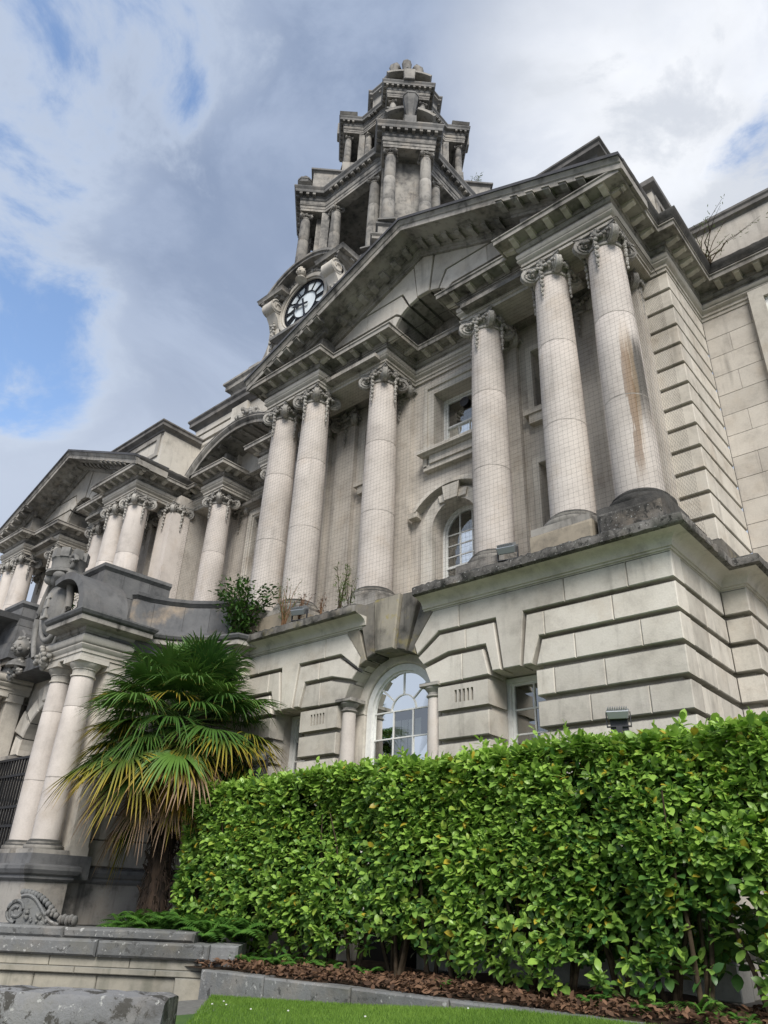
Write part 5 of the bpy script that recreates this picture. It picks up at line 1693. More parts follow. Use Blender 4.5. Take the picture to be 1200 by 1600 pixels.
annulus(bl, 0.96, 0.985, 0.02, 0.06)
annulus(bl, 1.06, 1.08, 0.02, 0.06)
annulus(bl, 0.56, 0.60, 0.02, 0.06)
for i in range(60):
    a = 2 * PI * i / 60
    s_ = len(bl.v)
    bl.box(-0.014, 0.014, 0.02, 0.06, 0.975, 1.06)
    ca, sa = math.cos(a), math.sin(a)
    bl.xf(lambda x, y, z: (x * ca + z * sa, y, -x * sa + z * ca), s_)
part('dial_rings', bl.mesh('dial_rings', 'dialblack', 0), (0, 0, 0), 0, face)
ROM = ['XII', 'I', 'II', 'III', 'IIII', 'V', 'VI', 'VII', 'VIII', 'IX', 'X', 'XI']
for i, rm in enumerate(ROM):
    nb = MB()
    wd = {'I': 0.055, 'V': 0.105, 'X': 0.105}
    tot = sum(wd[c_] for c_ in rm)
    x = -tot / 2
    z0, z1 = 0.595, 0.965

    def stroke(xa, za, xb, zb__, w_):
        d_ = Vector((xb - xa, zb__ - za)).normalized()
        nx, nz = -d_.y * w_, d_.x * w_
        nb.prism([(xa + nx, za + nz), (xa - nx, za - nz), (xb - nx, zb__ - nz), (xb + nx, zb__ + nz)], 0.015, 0.06)
    for c_ in rm:
        w_ = wd[c_]
        if c_ == 'I':
            stroke(x + w_ / 2, z0, x + w_ / 2, z1, 0.0105)
        elif c_ == 'V':
            stroke(x + 0.015, z1, x + w_ / 2, z0, 0.012)
            stroke(x + w_ - 0.015, z1, x + w_ / 2, z0, 0.007)
        else:
            stroke(x + 0.015, z1, x + w_ - 0.015, z0, 0.012)
            stroke(x + w_ - 0.015, z1, x + 0.015, z0, 0.007)
        x += w_
    a = 2 * PI * i / 12
    ca, sa = math.cos(a), math.sin(a)
    nb.xf(lambda x, y, z: (x * ca + z * sa, y, -x * sa + z * ca))
    part('numeral', nb.mesh('numeral', 'dialblack', 0), (0, 0, 0), 0, face)
for nm, ang, P in (('hour_hand', 2 * PI * 9.47 / 12, [(-0.035, -0.2), (0.035, -0.2), (0.045, 0.3), (0.13, 0.36), (0.06, 0.46), (0.0, 0.66), (-0.06, 0.46), (-0.13, 0.36), (-0.045, 0.3)]), ('minute_hand', 2 * PI * 28 / 60, [(-0.04, -0.26), (0.04, -0.26), (0.035, 0.6), (0.07, 0.66), (0.0, 0.93), (-0.07, 0.66), (-0.035, 0.6)])):
    hb = MB().prism(P, -0.03 if nm == 'hour_hand' else -0.06, 0.0 if nm == 'hour_hand' else -0.035)
    ca, sa = math.cos(ang), math.sin(ang)
    hb.xf(lambda x, y, z: (x * ca + z * sa, y, -x * sa + z * ca))
    part(nm, hb.mesh(nm, 'dialblack', 0), (0, 0, 0), 0, face)
# pediment over the clock
R3 = 2.45
zc3 = 21.95 - R3
h3 = math.asin(2.02 / R3)
mb_ = MB().loft([[((R3 + dz) * math.sin(t_), y, zc3 + (R3 + dz) * math.cos(t_)) for y, dz in ((CY - 0.48, 0.04), (CY - 0.48, -0.06), (CY - 0.42, -0.09), (CY - 0.42, -0.18), (CY - 0.38, -0.18), (CY - 0.1, -0.2), (CY - 0.05, -0.28), (CY + 0.4, -0.28), (CY + 0.6, 0.12))] for t_ in [-h3 + 2 * h3 * i / 26 for i in range(27)]])
tpart('clock_pediment', mb_.mesh('clock_pediment', 'tower', 25))
tpart('pediment_roof', MB().loft([[(x, CY + 0.3, 21.0), (x, CY + 1.9, 21.0), (x, CY + 1.9, zt), (x, CY + 0.3, zt)] for x, zt in ((-1.9, 21.1), (-0.5, 22.0), (0.5, 22.0), (1.9, 21.1))]).mesh('pediment_roof', 'tower', 0))
for s in (-1, 1):
    pth = [(s * 1.55 - 0.42, CY + 0.1), (s * 1.55 - 0.42, CY - 0.25), (s * 1.55 + 0.42, CY - 0.25), (s * 1.55 + 0.42, CY + 1.5)]
    tpart('cornice_return', MB().sweep([(-0.2, 20.82), (0, 20.82), (0.05, 20.88), (0.05, 20.95), (0.24, 20.97), (0.26, 21.08), (0.30, 21.14), (-0.2, 21.2)], pth).mesh('cornice_return', 'tower', 25))
    for px_, py_, rr in ((s * 1.55 - 0.27, CY - 0.30, 0), (s * 1.55 + 0.27, CY - 0.30, 0), (s * 1.55 + 0.47, CY + 0.1, PI / 2), (s * 1.55 + 0.47, CY + 0.55, PI / 2)):
        tpart('modillion', cached('clkmod', lambda: MB().box(-0.08, 0.08, -0.12, 0.02, -0.09, 0.0).mesh('modillion', 'tower', 0)), (px_, py_, 20.955), rr)
    # scroll console with carved drop
    cs = MB()
    pts_ = []
    for k in range(22):
        a = PI * 0.5 - k / 21 * 2 * PI * 1.3
        r_ = 0.30 - 0.22 * k / 21
        pts_.append((CY - 0.28 + r_ * math.cos(a + PI), 20.48 + r_ * math.sin(a)))
    for off in (-0.27, 0.27):
        cs.tube([(s * 1.55 + off, y, z_) for y, z_ in pts_], 0.035, 5)
    cs.loft([[(s * 1.55 + x, CY - 0.28 + 0.30 * math.cos(2 * PI * i / 16), 20.48 + 0.30 * math.sin(2 * PI * i / 16)) for i in range(16)] for x in (-0.26, 0.26)])
    cs.loft([[(s * 1.55 + x, y, z_) for y, z_ in ((CY + 0.1, 20.8), (CY - 0.3, 20.8), (CY - 0.42, 20.3), (CY - 0.2, 19.95), (CY - 0.1, 19.6), (CY + 0.1, 19.4))] for x in (-0.24, 0.24)])
    cs.box(s * 1.55 - 0.26, s * 1.55 + 0.26, CY - 0.08, CY + 0.02, 18.0, 20.8)
    tpart('console', cs.mesh('console', 'stone', 40))
    dr = MB()
    for k in range(26):
        t_ = k / 25
        dr.ball((s * 1.55 + random.uniform(-0.13, 0.13) * (1 - 0.6 * t_), CY - 0.12 - random.uniform(0, 0.06), 19.85 - 1.3 * t_), random.uniform(0.05, 0.1) * (1 - 0.4 * t_), 6, 4)
    tpart('carved_drop', dr.mesh('carved_drop', 'carved', 60))
    # swept buttress
    bt_ = MB()
    P = [(s * 1.75, 18.0), (s * 1.75, 20.4)]
    P += [(s * (1.75 + 0.1 + 0.75 * (1 - math.cos(t_))), 20.1 - 1.75 * math.sin(t_)) for t_ in [i / 10 * PI / 2 for i in range(11)]]
    P += [(s * 2.62, 18.0)]
    bt_.prism(P, CY + 0.02, CY + 1.2, 0.02)
    bt_.box(*(sorted((s * 2.3, s * 2.85))), CY - 0.05, CY + 1.2, 18.0, 18.5)
    tpart('buttress', bt_.mesh('buttress', 'tower', 30))
cherub(-0.1, CY - 0.30, 21.46, 0.2, own=tpart, mat='stone')
for lo_, hi_ in ((0.25, PI / 2 - 0.2), (PI / 2 + 0.2, PI - 0.25)):
    rel = MB()
    for k in range(30):
        a = random.uniform(lo_, hi_)
        r_ = 1.36 + random.uniform(0, 0.13)
        rel.ball((CX + r_ * math.cos(a), CY - 0.05, CZ + r_ * math.sin(a)), random.uniform(0.05, 0.09), 6, 4)
    o = tpart('carved_garland', rel.mesh('carved_garland', 'carved', 60))
tpart('clock_sill', MB().sweep([(-0.2, 18.72), (0, 18.72), (0.12, 18.80), (0.2, 18.82), (0.2, 18.95), (-0.2, 19.0)], [(-1.25, CY + 0.1), (-1.25, CY - 0.12), (1.25, CY - 0.12), (1.25, CY + 0.1)]).mesh('clock_sill', 'towerdark', 0))

# ================================================================== STAIR WALL, FRONT PIER
SD = math.atan2(0.66, 0.75)
stair = thing('stair_wall', 'low wall beside the entrance steps with two layers of grey coping and a carved scroll', 'wall', (-8.5, 6.96, -0.5), rot=SD)


def spart(name, mb, mat, smooth=0):
    mb.v = [(x, y, z + 0.5) for x, y, z in mb.v]
    return place(name, mb.mesh(name, mat, smooth), stair)


def worn(mb, a):
    mb.v = [(x + random.uniform(-a, a), y + random.uniform(-a, a), z + random.uniform(-a, a)) for x, y, z in mb.v]
    return mb


x = -0.36
while x > -6.5:
    l = random.uniform(1.1, 1.7)
    spart('coping_stone', worn(MB().prism([(x - l + 0.006, 0.115), (x - 0.006, 0.115), (x - 0.006, 0.295), (x - l + 0.006, 0.295)], 0.0, 0.62, 0.025), 0.006), 'coping')
    x -= l
spart('end_stone', worn(MB().prism([(-0.355, -0.02), (0.0, -0.02), (0.0, 0.30), (-0.355, 0.30)], -0.03, 0.66, 0.025), 0.006), 'coping')
x = -0.62
while x > -6.5:
    l = random.uniform(1.2, 1.8)
    spart('upper_coping', worn(MB().prism([(x - l + 0.004, 0.297), (x - 0.004, 0.297), (x - 0.004, 0.42), (x - l + 0.004, 0.42)], 0.22, 0.7, 0.03), 0.006), 'coping')
    x -= l
x = -0.30
while x > -6.5:
    l = random.uniform(0.9, 1.3)
    spart('frieze_stone', MB().prism([(x - l + 0.004, 0.0), (x - 0.004, 0.0), (x - 0.004, 0.113), (x - l + 0.004, 0.113)], 0.07, 0.6, 0.006), 'stair')
    spart('string_stone', MB().prism([(x - l + 0.35, -0.075), (x + 0.346, -0.075), (x + 0.346, -0.003), (x - l + 0.35, -0.003)] if x < -0.5 else [(x - l + 0.35, -0.075), (x - 0.01, -0.075), (x - 0.01, -0.003), (x - l + 0.35, -0.003)], 0.045, 0.6, 0.01), 'stair')
    x -= l
x = -0.12
i = 0
while x > -6.5:
    l = (0.28, 0.36, 1.0, 0.8, 1.1)[i % 5]
    spart('base_stone', MB().prism([(x - l + 0.004, -0.6), (x - 0.004, -0.6), (x - 0.004, -0.08), (x - l + 0.004, -0.08)], 0.10 if i != 1 else 0.03, 0.6, 0.012), 'stair')
    x -= l
    i += 1
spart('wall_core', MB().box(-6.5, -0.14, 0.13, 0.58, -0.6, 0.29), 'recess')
# carved scroll lying on the coping against the porch pedestal
sc_ = MB()
pts_ = []
for k in range(30):
    a = -PI * 0.5 + k / 29 * 2 * PI * 1.6
    r_ = 0.20 - 0.155 * k / 29
    pts_.append((-3.02 - r_ * math.cos(a), 0.45, 0.64 + r_ * math.sin(a)))
for off in (-0.12, 0.0, 0.12):
    sc_.tube([(x_, y_ + off, z_) for x_, y_, z_ in pts_], 0.03, 6)
    sc_.tube([(-2.98 + 0.85 * t_, 0.45 + off, 0.86 - 0.40 * t_ ** 1.2 + 0.08 * math.sin(t_ * 6.0)) for t_ in [i / 16 for i in range(17)]], 0.032, 6)
sc_.loft([[(-3.02 + 0.17 * math.cos(2 * PI * i / 20), y_, 0.64 + 0.17 * math.sin(2 * PI * i / 20)) for i in range(20)] for y_ in (0.34, 0.56)])
sc_.loft([[(-2.98 + 0.85 * t_, y_, z_) for y_, z_ in ((0.33, 0.42), (0.57, 0.42), (0.57, 0.84 - 0.40 * t_ ** 1.2 + 0.08 * math.sin(t_ * 6.0)), (0.33, 0.84 - 0.40 * t_ ** 1.2 + 0.08 * math.sin(t_ * 6.0)))] for t_ in [i / 16 for i in range(17)]])
for k in range(12):
    t_ = k / 11
    sc_.ball((-3.0 + 0.75 * t_, 0.42, 0.93 - 0.36 * t_ + 0.10 * math.sin(t_ * PI)), (0.055, 0.10, 0.06), 7, 5)
for k in range(5):
    sc_.ball((-2.15 + 0.07 * k, 0.42, 0.50 + 0.02 * (k % 2)), (0.05, 0.12, 0.09), 7, 5)
for k in range(14):
    sc_.ball((-2.85 + random.uniform(0, 0.55), 0.32, 0.47 + random.uniform(0, 0.16)), random.uniform(0.025, 0.05), 6, 4)
sc_.v = [(-3.22 + (x_ + 3.22) * 0.68, 0.45 + (y_ - 0.45) * 0.8, 0.43 + (z_ - 0.43) * 0.74) for x_, y_, z_ in sc_.v]
spart('carved_scroll', sc_, 'coping', 50)

pier = thing('stone_pier', 'weathered grey stone block at the foot of the steps in the bottom corner', 'stone pier', (-5.17, 3.62, -0.5), rot=SD)
b = MB().prism([(-4.0, 0.36), (0.0, 0.36), (0.0, 0.70), (-4.0, 0.70)], 0.0, 0.5, 0.03)
pc = MB()
nx_ = 60
rings = []
for i in range(nx_ + 1):
    x_ = -4.0 + 4.0 * i / nx_
    e = 0.0 if i < nx_ else 0.02
    rings.append([(x_ + random.uniform(-0.006, 0.006), y_ + random.uniform(-0.007, 0.007), z_ + random.uniform(-0.008, 0.008)) for y_, z_ in ((0.03 + e, 0.36), (e, 0.40), (e, 0.54), (e + 0.004, 0.66), (0.03 + e, 0.70 - e), (0.16, 0.705 - e), (0.34, 0.70 - e), (0.47 - e, 0.695 - e), (0.5 - e, 0.66), (0.5 - e, 0.36))])
pc.loft(rings)
M['blotchy'] = stone('blotchy_stone', (0.235, 0.235, 0.24), (0.16, 0.163, 0.17), 0.95, dirtc=(0.055, 0.05, 0.045), streak=0.15, top=0.25, topc=(0.36, 0.36, 0.36), bump=0.9, lichen=0.05, blotch=(5.0, 0.52, 0.56, (0.07, 0.066, 0.06)))
place('cap_stone', pc.mesh('cap_stone', 'blotchy', 40), pier)
place('shaft_stone', MB().box(-3.9, -0.08, 0.06, 0.44, -0.3, 0.358).mesh('shaft_stone', 'coping', 0), pier)


# ================================================================== FLOODLIGHTS
def floodlight(x, y, z, rot, label, tilt=0.9, s=1.0):
    t = thing('floodlight', label, 'floodlight', (x, y, z), group='floodlights aimed up at the front', rot=rot)
    h = MB()
    h.prism([(-0.13, -0.05), (0.13, -0.05), (0.15, 0.06), (-0.15, 0.06)], -0.10, 0.10, 0.01)
    h.v = [(q[0] * s, (q[1] * math.cos(tilt) - q[2] * math.sin(tilt)) * s, (q[1] * math.sin(tilt) + q[2] * math.cos(tilt) + 0.16) * s) for q in h.v]
    place('lamp_housing', h.mesh('lamp_housing', 'metal', 0), t)
    for k in range(9):
        f_ = MB().box(-0.125 + 0.0305 * k - 0.004, -0.125 + 0.0305 * k + 0.004, -0.09, 0.09, 0.06, 0.10)
        f_.v = [(q[0] * s, (q[1] * math.cos(tilt) - q[2] * math.sin(tilt)) * s, (q[1] * math.sin(tilt) + q[2] * math.cos(tilt) + 0.16) * s) for q in f_.v]
        place('cooling_fin', f_.mesh('cooling_fin', 'metal', 0), t)
    br = MB().box(-0.165, -0.152, -0.02, 0.02, 0.0, 0.19).box(0.152, 0.165, -0.02, 0.02, 0.0, 0.19).box(-0.165, 0.165, -0.03, 0.03, -0.012, 0.0)
    br.v = [(q[0] * s, q[1] * s, q[2] * s) for q in br.v]
    place('bracket', br.mesh('bracket', 'plastic', 0), t)
    return t


floodlight(-9.97, 8.74, 5.49, 0.3, 'small grey floodlight among the weeds on the left ledge', 0.5)
floodlight(-5.36, 8.74, 5.49, 0.2, 'small grey floodlight at the rim of the right ledge below a column', 0.5)
for x, y, z, lb in ((-10.05, 8.25, 2.80, 'grey floodlight peeping over the hedge beside the palm'), (-3.70, 8.30, 2.76, 'grey floodlight on a dark post over the hedge below the stone corner')):
    t = floodlight(x, y, z, 0.35, lb, 0.35, 0.85)
    place('post', MB().box(-0.035, 0.035, -0.035, 0.035, -z + 0.05, -0.012).mesh('post', 'plastic', 0), t)
    place('lamp_body', MB().box(-0.10, 0.10, 0.0, 0.10, -0.16, 0.10).mesh('lamp_body', 'plastic', 0), t)


# ================================================================== BIRD NET
def net(name, label, p0, p1, z0, z1, step=0.085, r=0.0011):
    b_ = MB()
    p0, p1 = Vector((p0[0], p0[1], 0)), Vector((p1[0], p1[1], 0))
    d_ = (p1 - p0)
    ln = d_.length
    d_.normalize()
    nrm = Vector((d_.y, -d_.x, 0))
    k_ = int(ln / step)
    for i in range(k_ + 1):
        c_ = p0 + d_ * (i * step)
        b_.add([(c_ + q)[:] for z_ in (z0, z1) for q in (d_ * r + Vector((0, 0, z_)), -d_ * r + Vector((0, 0, z_)), nrm * r * 1.7 + Vector((0, 0, z_)))], [(0, 1, 4, 3), (1, 2, 5, 4), (2, 0, 3, 5)])
    k_ = int((z1 - z0) / step)
    for i in range(k_ + 1):
        z_ = z0 + i * step
        b_.add([(c_ + q)[:] for c_ in (p0, p1) for q in (Vector((0, 0, z_ + r)), Vector((0, 0, z_ - r)), nrm * r * 1.7 + Vector((0, 0, z_)))], [(0, 1, 4, 3), (1, 2, 5, 4), (2, 0, 3, 5)])
    b_.tube([p0 + Vector((0, 0, z0)), p1 + Vector((0, 0, z0))], 0.006, 5)
    b_.tube([p0 + Vector((0, 0, z1)), p1 + Vector((0, 0, z1))], 0.006, 5)
    o = place(name, b_.mesh(name, 'net', 0, False))
    o['label'] = label
    o['category'] = 'bird net'
    o['group'] = 'bird nets hung before the columns'


net('bird_net', 'fine bird net stretched before the six tall columns of the near pavilion', (PX - 4.78, 9.23), (PX + 4.78, 9.23), 5.62, 11.74)
net('bird_net', 'fine bird net closing the side behind the stained corner column', (PX + 4.79, 9.24), (PX + 4.79, 10.98), 6.12, 11.74)
net('bird_net', 'fine bird net hung before the recessed columns between the two pavilions', (-18.3, 10.98), (-12.7, 10.98), 6.3, 11.74)


# ================================================================== PLANTS
def smooth_noise(seed):
    r_ = np.random.default_rng(seed)
    ks = r_.normal(size=(10, 3)) * np.array([1.6, 1.6, 2.0])
    ph = r_.uniform(0, 6.28, 10)
    def f(p):
        return np.sin(p @ ks.T + ph).mean(axis=1) * 1.6
    return f


def unit(a):
    return a / np.maximum(np.linalg.norm(a, axis=1, keepdims=True), 1e-9)


# template leaf: x along the blade, y across, z up; folded along the midrib, tip bent down
LT = np.array([(0, 0, 0), (0.20, -0.135, 0.02), (0.20, 0, 0), (0.20, 0.135, 0.02), (0.50, -0.205, 0.022), (0.50, 0, -0.02), (0.50, 0.205, 0.022), (0.78, -0.15, -0.03), (0.78, 0, -0.075), (0.78, 0.15, -0.03), (1.0, 0, -0.17)])
LF = [(0, 1, 2), (0, 2, 3), (1, 4, 5, 2), (2, 5, 6, 3), (4, 7, 8, 5), (5, 8, 9, 6), (7, 10, 8), (8, 10, 9)]


def leaf_frames(pos, d, up, size, width=1.0):
    d = unit(d)
    side = unit(np.cross(up, d))
    n_ = np.cross(d, side)
    width = np.broadcast_to(width, size.shape)
    B = np.stack([d * size[:, None], side * (size * width)[:, None], n_ * size[:, None]], axis=2)
    return B


def leaf_mesh(name, mat, pos, B, tint, T=LT, F=LF, along=None):
    n_ = len(pos)
    nv = len(T)
    V = np.einsum('nij,vj->nvi', B, T) + pos[:, None, :]
    loops, starts, tot = [], [], []
    nl = sum(len(f) for f in F)
    base = np.concatenate([np.array(f) for f in F])
    L_ = (base[None, :] + (np.arange(n_) * nv)[:, None]).ravel()
    ls = np.array([len(f) for f in F])
    st = np.concatenate([[0], np.cumsum(ls)[:-1]])
    S_ = (st[None, :] + (np.arange(n_) * nl)[:, None]).ravel()
    me = bpy.data.meshes.new(name)
    me.vertices.add(n_ * nv)
    me.vertices.foreach_set('co', V.astype(np.float32).ravel())
    me.loops.add(len(L_))
    me.loops.foreach_set('vertex_index', L_.astype(np.int32))
    me.polygons.add(len(S_))
    me.polygons.foreach_set('loop_start', S_.astype(np.int32))
    me.polygons.foreach_set('use_smooth', np.ones(len(S_), bool))
    me.update(calc_edges=True)
    a = me.attributes.new('tint', 'FLOAT', 'POINT')
    a.data.foreach_set('value', np.repeat(tint, nv).astype(np.float32))
    b = me.attributes.new('along', 'FLOAT', 'POINT')
    b.data.foreach_set('value', (np.tile(T[:, 0], n_) if along is None else np.repeat(along, nv)).astype(np.float32))
    me.materials.append(M[mat])
    return me


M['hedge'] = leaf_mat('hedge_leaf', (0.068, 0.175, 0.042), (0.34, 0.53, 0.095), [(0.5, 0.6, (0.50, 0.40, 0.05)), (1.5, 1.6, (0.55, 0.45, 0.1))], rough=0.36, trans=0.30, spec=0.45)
M['bush'] = leaf_mat('bush_leaf', (0.03, 0.08, 0.016), (0.08, 0.165, 0.03), None, rough=0.4, trans=0.2)
M['weed'] = leaf_mat('weed_leaf', (0.10, 0.15, 0.04), (0.18, 0.24, 0.08), None, rough=0.6, trans=0.3)
M['dryleaf'] = leaf_mat('dry_leaf', (0.05, 0.03, 0.02), (0.22, 0.125, 0.075), None, rough=0.75, trans=0.1, spec=0.2)
M['fern'] = leaf_mat('fern_leaf', (0.05, 0.14, 0.022), (0.12, 0.26, 0.04), None, rough=0.55, trans=0.3)
M['grass'] = leaf_mat('grass_blade', (0.10, 0.205, 0.028), (0.22, 0.36, 0.06), None, rough=0.6, trans=0.35, spec=0.2)
M['palm'] = leaf_mat('palm_green', (0.035, 0.10, 0.020), (0.12, 0.23, 0.042), [(0.90, 1.0, (0.20, 0.16, 0.03))], rough=0.42, trans=0.2, spec=0.45)
M['palmy'] = leaf_mat('palm_yellowing', (0.035, 0.085, 0.015), (0.09, 0.14, 0.02), [(0.50, 0.92, (0.36, 0.28, 0.03)), (0.86, 1.0, (0.30, 0.16, 0.06))], rough=0.5, trans=0.2)
M['palmo'] = leaf_mat('palm_orange', (0.045, 0.075, 0.016), (0.11, 0.12, 0.022), [(0.35, 0.75, (0.40, 0.24, 0.03)), (0.8, 1.0, (0.30, 0.17, 0.09))], rough=0.6, trans=0.15)
M['palmd'] = leaf_mat('palm_dry', (0.10, 0.09, 0.02), (0.22, 0.13, 0.04), [(0.4, 0.8, (0.36, 0.25, 0.17))], rough=0.8, trans=0.1, spec=0.2)

# ---------------- hedge
HX0, HX1 = -10.75, 0.6
hedge = thing('hedge', 'long clipped laurel hedge with glossy green leaves below the building', 'hedge', (-5.5, 7.9, 0.05))
fN = smooth_noise(3)
gN = smooth_noise(11)


def rosettes(n_, sampler, k_lo=5, k_hi=9, sz=(0.06, 0.145)):
    """n_ shoot tips; returns leaf positions, directions, ups, sizes, shoot index"""
    tip, out_ = sampler(n_)
    P, D_, U, S_, T_ = [], [], [], [], []
    cnt = rng.integers(k_lo, k_hi, len(tip))
    idx = np.repeat(np.arange(len(tip)), cnt)
    m_ = len(idx)
    j = np.concatenate([np.arange(c_) for c_ in cnt])
    fr_ = j / np.maximum(cnt[idx] - 1, 1)
    axis = unit(out_ + np.array([0, 0, 0.55]) + rng.normal(0, 0.28, out_.shape))
    a_ = unit(np.cross(axis, np.array([0.3, 0.2, 1.0])))
    b_ = np.cross(axis, a_)
    az = j * 2.4 + rng.uniform(0, 6.28, len(tip))[idx] + rng.normal(0, 0.25, m_)
    rad = a_[idx] * np.cos(az)[:, None] + b_[idx] * np.sin(az)[:, None]
    spread = (0.95 - 0.65 * fr_)[:, None]
    d_ = unit(rad * spread + axis[idx] * (0.25 + 0.75 * fr_)[:, None] + np.array([0, 0, -0.22]) + rng.normal(0, 0.12, (m_, 3)))
    shootl = rng.uniform(0.07, 0.16, len(tip))[idx]
    p_ = tip[idx] + axis[idx] * (fr_ * shootl - shootl * 0.6)[:, None]
    size = rng.uniform(sz[0], sz[1], m_) * (1.0 - 0.25 * (fr_ > 0.85))
    up = unit(axis[idx] + np.array([0, 0, 0.5]) + rng.normal(0, 0.25, (m_, 3)))
    return p_, d_, up, size, idx, fr_


def front(n_):
    x_ = rng.uniform(HX0, HX1, n_)
    z_ = rng.uniform(0.18, 2.40, n_)
    p_ = np.stack([x_, np.zeros(n_), z_], 1)
    bump = fN(p_ * 1.1) * 0.16 + gN(p_ * 2.7) * 0.11
    y_ = 7.52 + bump + 0.25 * np.clip(0.75 - z_, 0, 1) ** 1.2 + 0.16 * np.clip(z_ - 2.1, 0, 1) + rng.exponential(0.07, n_)
    keep = rng.uniform(0, 1, n_) < np.clip(0.22 + (z_ - 0.12) * 0.62, 0.0, 1.0) * np.clip(0.92 + gN(p_ * 1.9 + 5.0) * 1.1, 0.12, 1)
    keep &= (rng.uniform(0, 1, n_) < np.where((x_ > -7.5) & (z_ < 1.05), np.clip(0.15 + 0.6 * (z_ - 0.2) + 1.6 * gN(p_ * 1.1 + 2.0), 0.0, 1.0), 1.0))
    p_[:, 1] = y_
    o_ = np.tile(np.array([0.05, -1.0, 0.15]), (n_, 1)) + rng.normal(0, 0.3, (n_, 3))
    return p_[keep], o_[keep]


def top(n_):
    x_ = rng.uniform(HX0, HX1, n_)
    y_ = rng.uniform(7.5, 8.25, n_)
    p_ = np.stack([x_, y_, np.zeros(n_)], 1)
    z_ = 2.31 + 0.019 * (x_ + 10.7) + fN(p_ * 0.9) * 0.08 + gN(p_ * 3.0) * 0.05 + np.where(rng.uniform(0, 1, n_) < 0.05, rng.uniform(0.05, 0.2, n_), 0)
    p_[:, 2] = z_
    o_ = np.tile(np.array([0, -0.3, 1.0]), (n_, 1)) + rng.normal(0, 0.35, (n_, 3))
    return p_, o_


def endf(n_):
    y_ = rng.uniform(7.5, 8.25, n_)
    z_ = rng.uniform(0.35, 2.36, n_)
    p_ = np.stack([np.zeros(n_), y_, z_], 1)
    p_[:, 0] = HX0 + fN(p_ * 1.3) * 0.12 + 0.3 * np.clip(0.9 - z_, 0, 1)
    o_ = np.tile(np.array([-1.0, -0.2, 0.2]), (n_, 1)) + rng.normal(0, 0.3, (n_, 3))
    return p_, o_


def inner(n_):
    x_ = rng.uniform(HX0 + 0.1, HX1, n_)
    y_ = rng.uniform(7.85, 8.35, n_)
    z_ = 0.35 + 1.95 * rng.uniform(0, 1, n_) ** 0.7
    y_ = np.where(z_ < 1.0, y_ + 0.2, y_)
    o_ = np.tile(np.array([0, -0.7, 0.3]), (n_, 1)) + rng.normal(0, 0.4, (n_, 3))
    return np.stack([x_, y_, z_], 1), o_


parts_ = []
for fn__, n_, a_, b_ in ((front, 9000, 5, 9), (top, 2000, 6, 10), (endf, 550, 5, 9), (inner, 5600, 5, 8)):
    parts_.append(rosettes(n_, fn__, a_, b_) + (fn__.__name__,))
LPp = np.concatenate([q[0] for q in parts_])
LDd = np.concatenate([q[1] for q in parts_])
LUu = np.concatenate([q[2] for q in parts_])
LSs = np.concatenate([q[3] for q in parts_])
fr_all = np.concatenate([q[5] for q in parts_])
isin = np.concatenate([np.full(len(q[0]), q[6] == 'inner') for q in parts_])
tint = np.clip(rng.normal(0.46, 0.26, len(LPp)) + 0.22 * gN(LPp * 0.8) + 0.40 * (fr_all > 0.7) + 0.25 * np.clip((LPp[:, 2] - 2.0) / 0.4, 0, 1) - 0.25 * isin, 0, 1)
yel = (rng.uniform(0, 1, len(LPp)) < 0.022).astype(float)
half = (rng.uniform(0, 1, len(LPp)) < 0.05) * 0.53
yel = np.maximum(yel, half)
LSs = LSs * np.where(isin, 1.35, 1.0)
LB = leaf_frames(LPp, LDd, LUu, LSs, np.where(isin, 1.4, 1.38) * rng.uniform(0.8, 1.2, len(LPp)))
camp = np.array(CAM)
dist = np.linalg.norm(LPp - camp, axis=1)
vis = (~isin) & (LPp[:, 0] < -1.9) & (LPp[:, 1] < 7.62)
order = np.argsort(np.where(vis, dist / LSs, 1e9))[:300]
rest = np.ones(len(LPp), bool)
rest[order] = False
hl = np.array(hedge.location)
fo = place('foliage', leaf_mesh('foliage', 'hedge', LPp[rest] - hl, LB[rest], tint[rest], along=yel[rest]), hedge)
fo['kind'] = 'stuff'
lm = []
for q in range(6):
    lm.append(leaf_mesh('leaf', 'hedge', np.zeros((1, 3)), np.eye(3)[None], np.array([0.15 + 0.16 * q]), along=np.array([1.0 if q == 5 else 0.0])))
for i in order:
    o = bpy.data.objects.new('leaf', lm[5] if yel[i] > 0.9 else lm[min(4, int(tint[i] * 5))])
    COL.objects.link(o)
    o.parent = hedge
    Bm = LB[i]
    o.matrix_local = Matrix([[Bm[r_][0], Bm[r_][1], Bm[r_][2], LPp[i][r_] - hl[r_]] for r_ in range(3)] + [[0, 0, 0, 1]])
for k in range(26):
    x = HX0 + 0.3 + (HX1 - HX0 - 0.4) * (k + random.uniform(-0.3, 0.3)) / 25
    y = 7.9 + random.uniform(-0.15, 0.2)
    sb_ = MB()
    for q in range(random.randint(2, 4)):
        a = random.uniform(0, 6.28)
        pts_ = [(x - hl[0] + 0.04 * math.cos(a), y - hl[1] + 0.04 * math.sin(a), 0.0)]
        for j in range(1, 6):
            pts_.append((pts_[-1][0] + 0.10 * math.cos(a) + random.uniform(-0.05, 0.05), pts_[-1][1] + 0.05 * math.sin(a) + random.uniform(-0.05, 0.05), 0.37 * j))
        sb_.tube(pts_, [0.028, 0.024, 0.02, 0.016, 0.012, 0.008], 6)
    place('stem', sb_.mesh('stem', 'bark', 60), hedge)

# ---------------- palm
PMX, PMY, PMZ = -11.55, 7.62, 3.58
palm = thing('palm_tree', 'fan palm with shaggy brown trunk and yellowing lower leaves beside the hedge', 'palm tree', (PMX, PMY, 0.05))


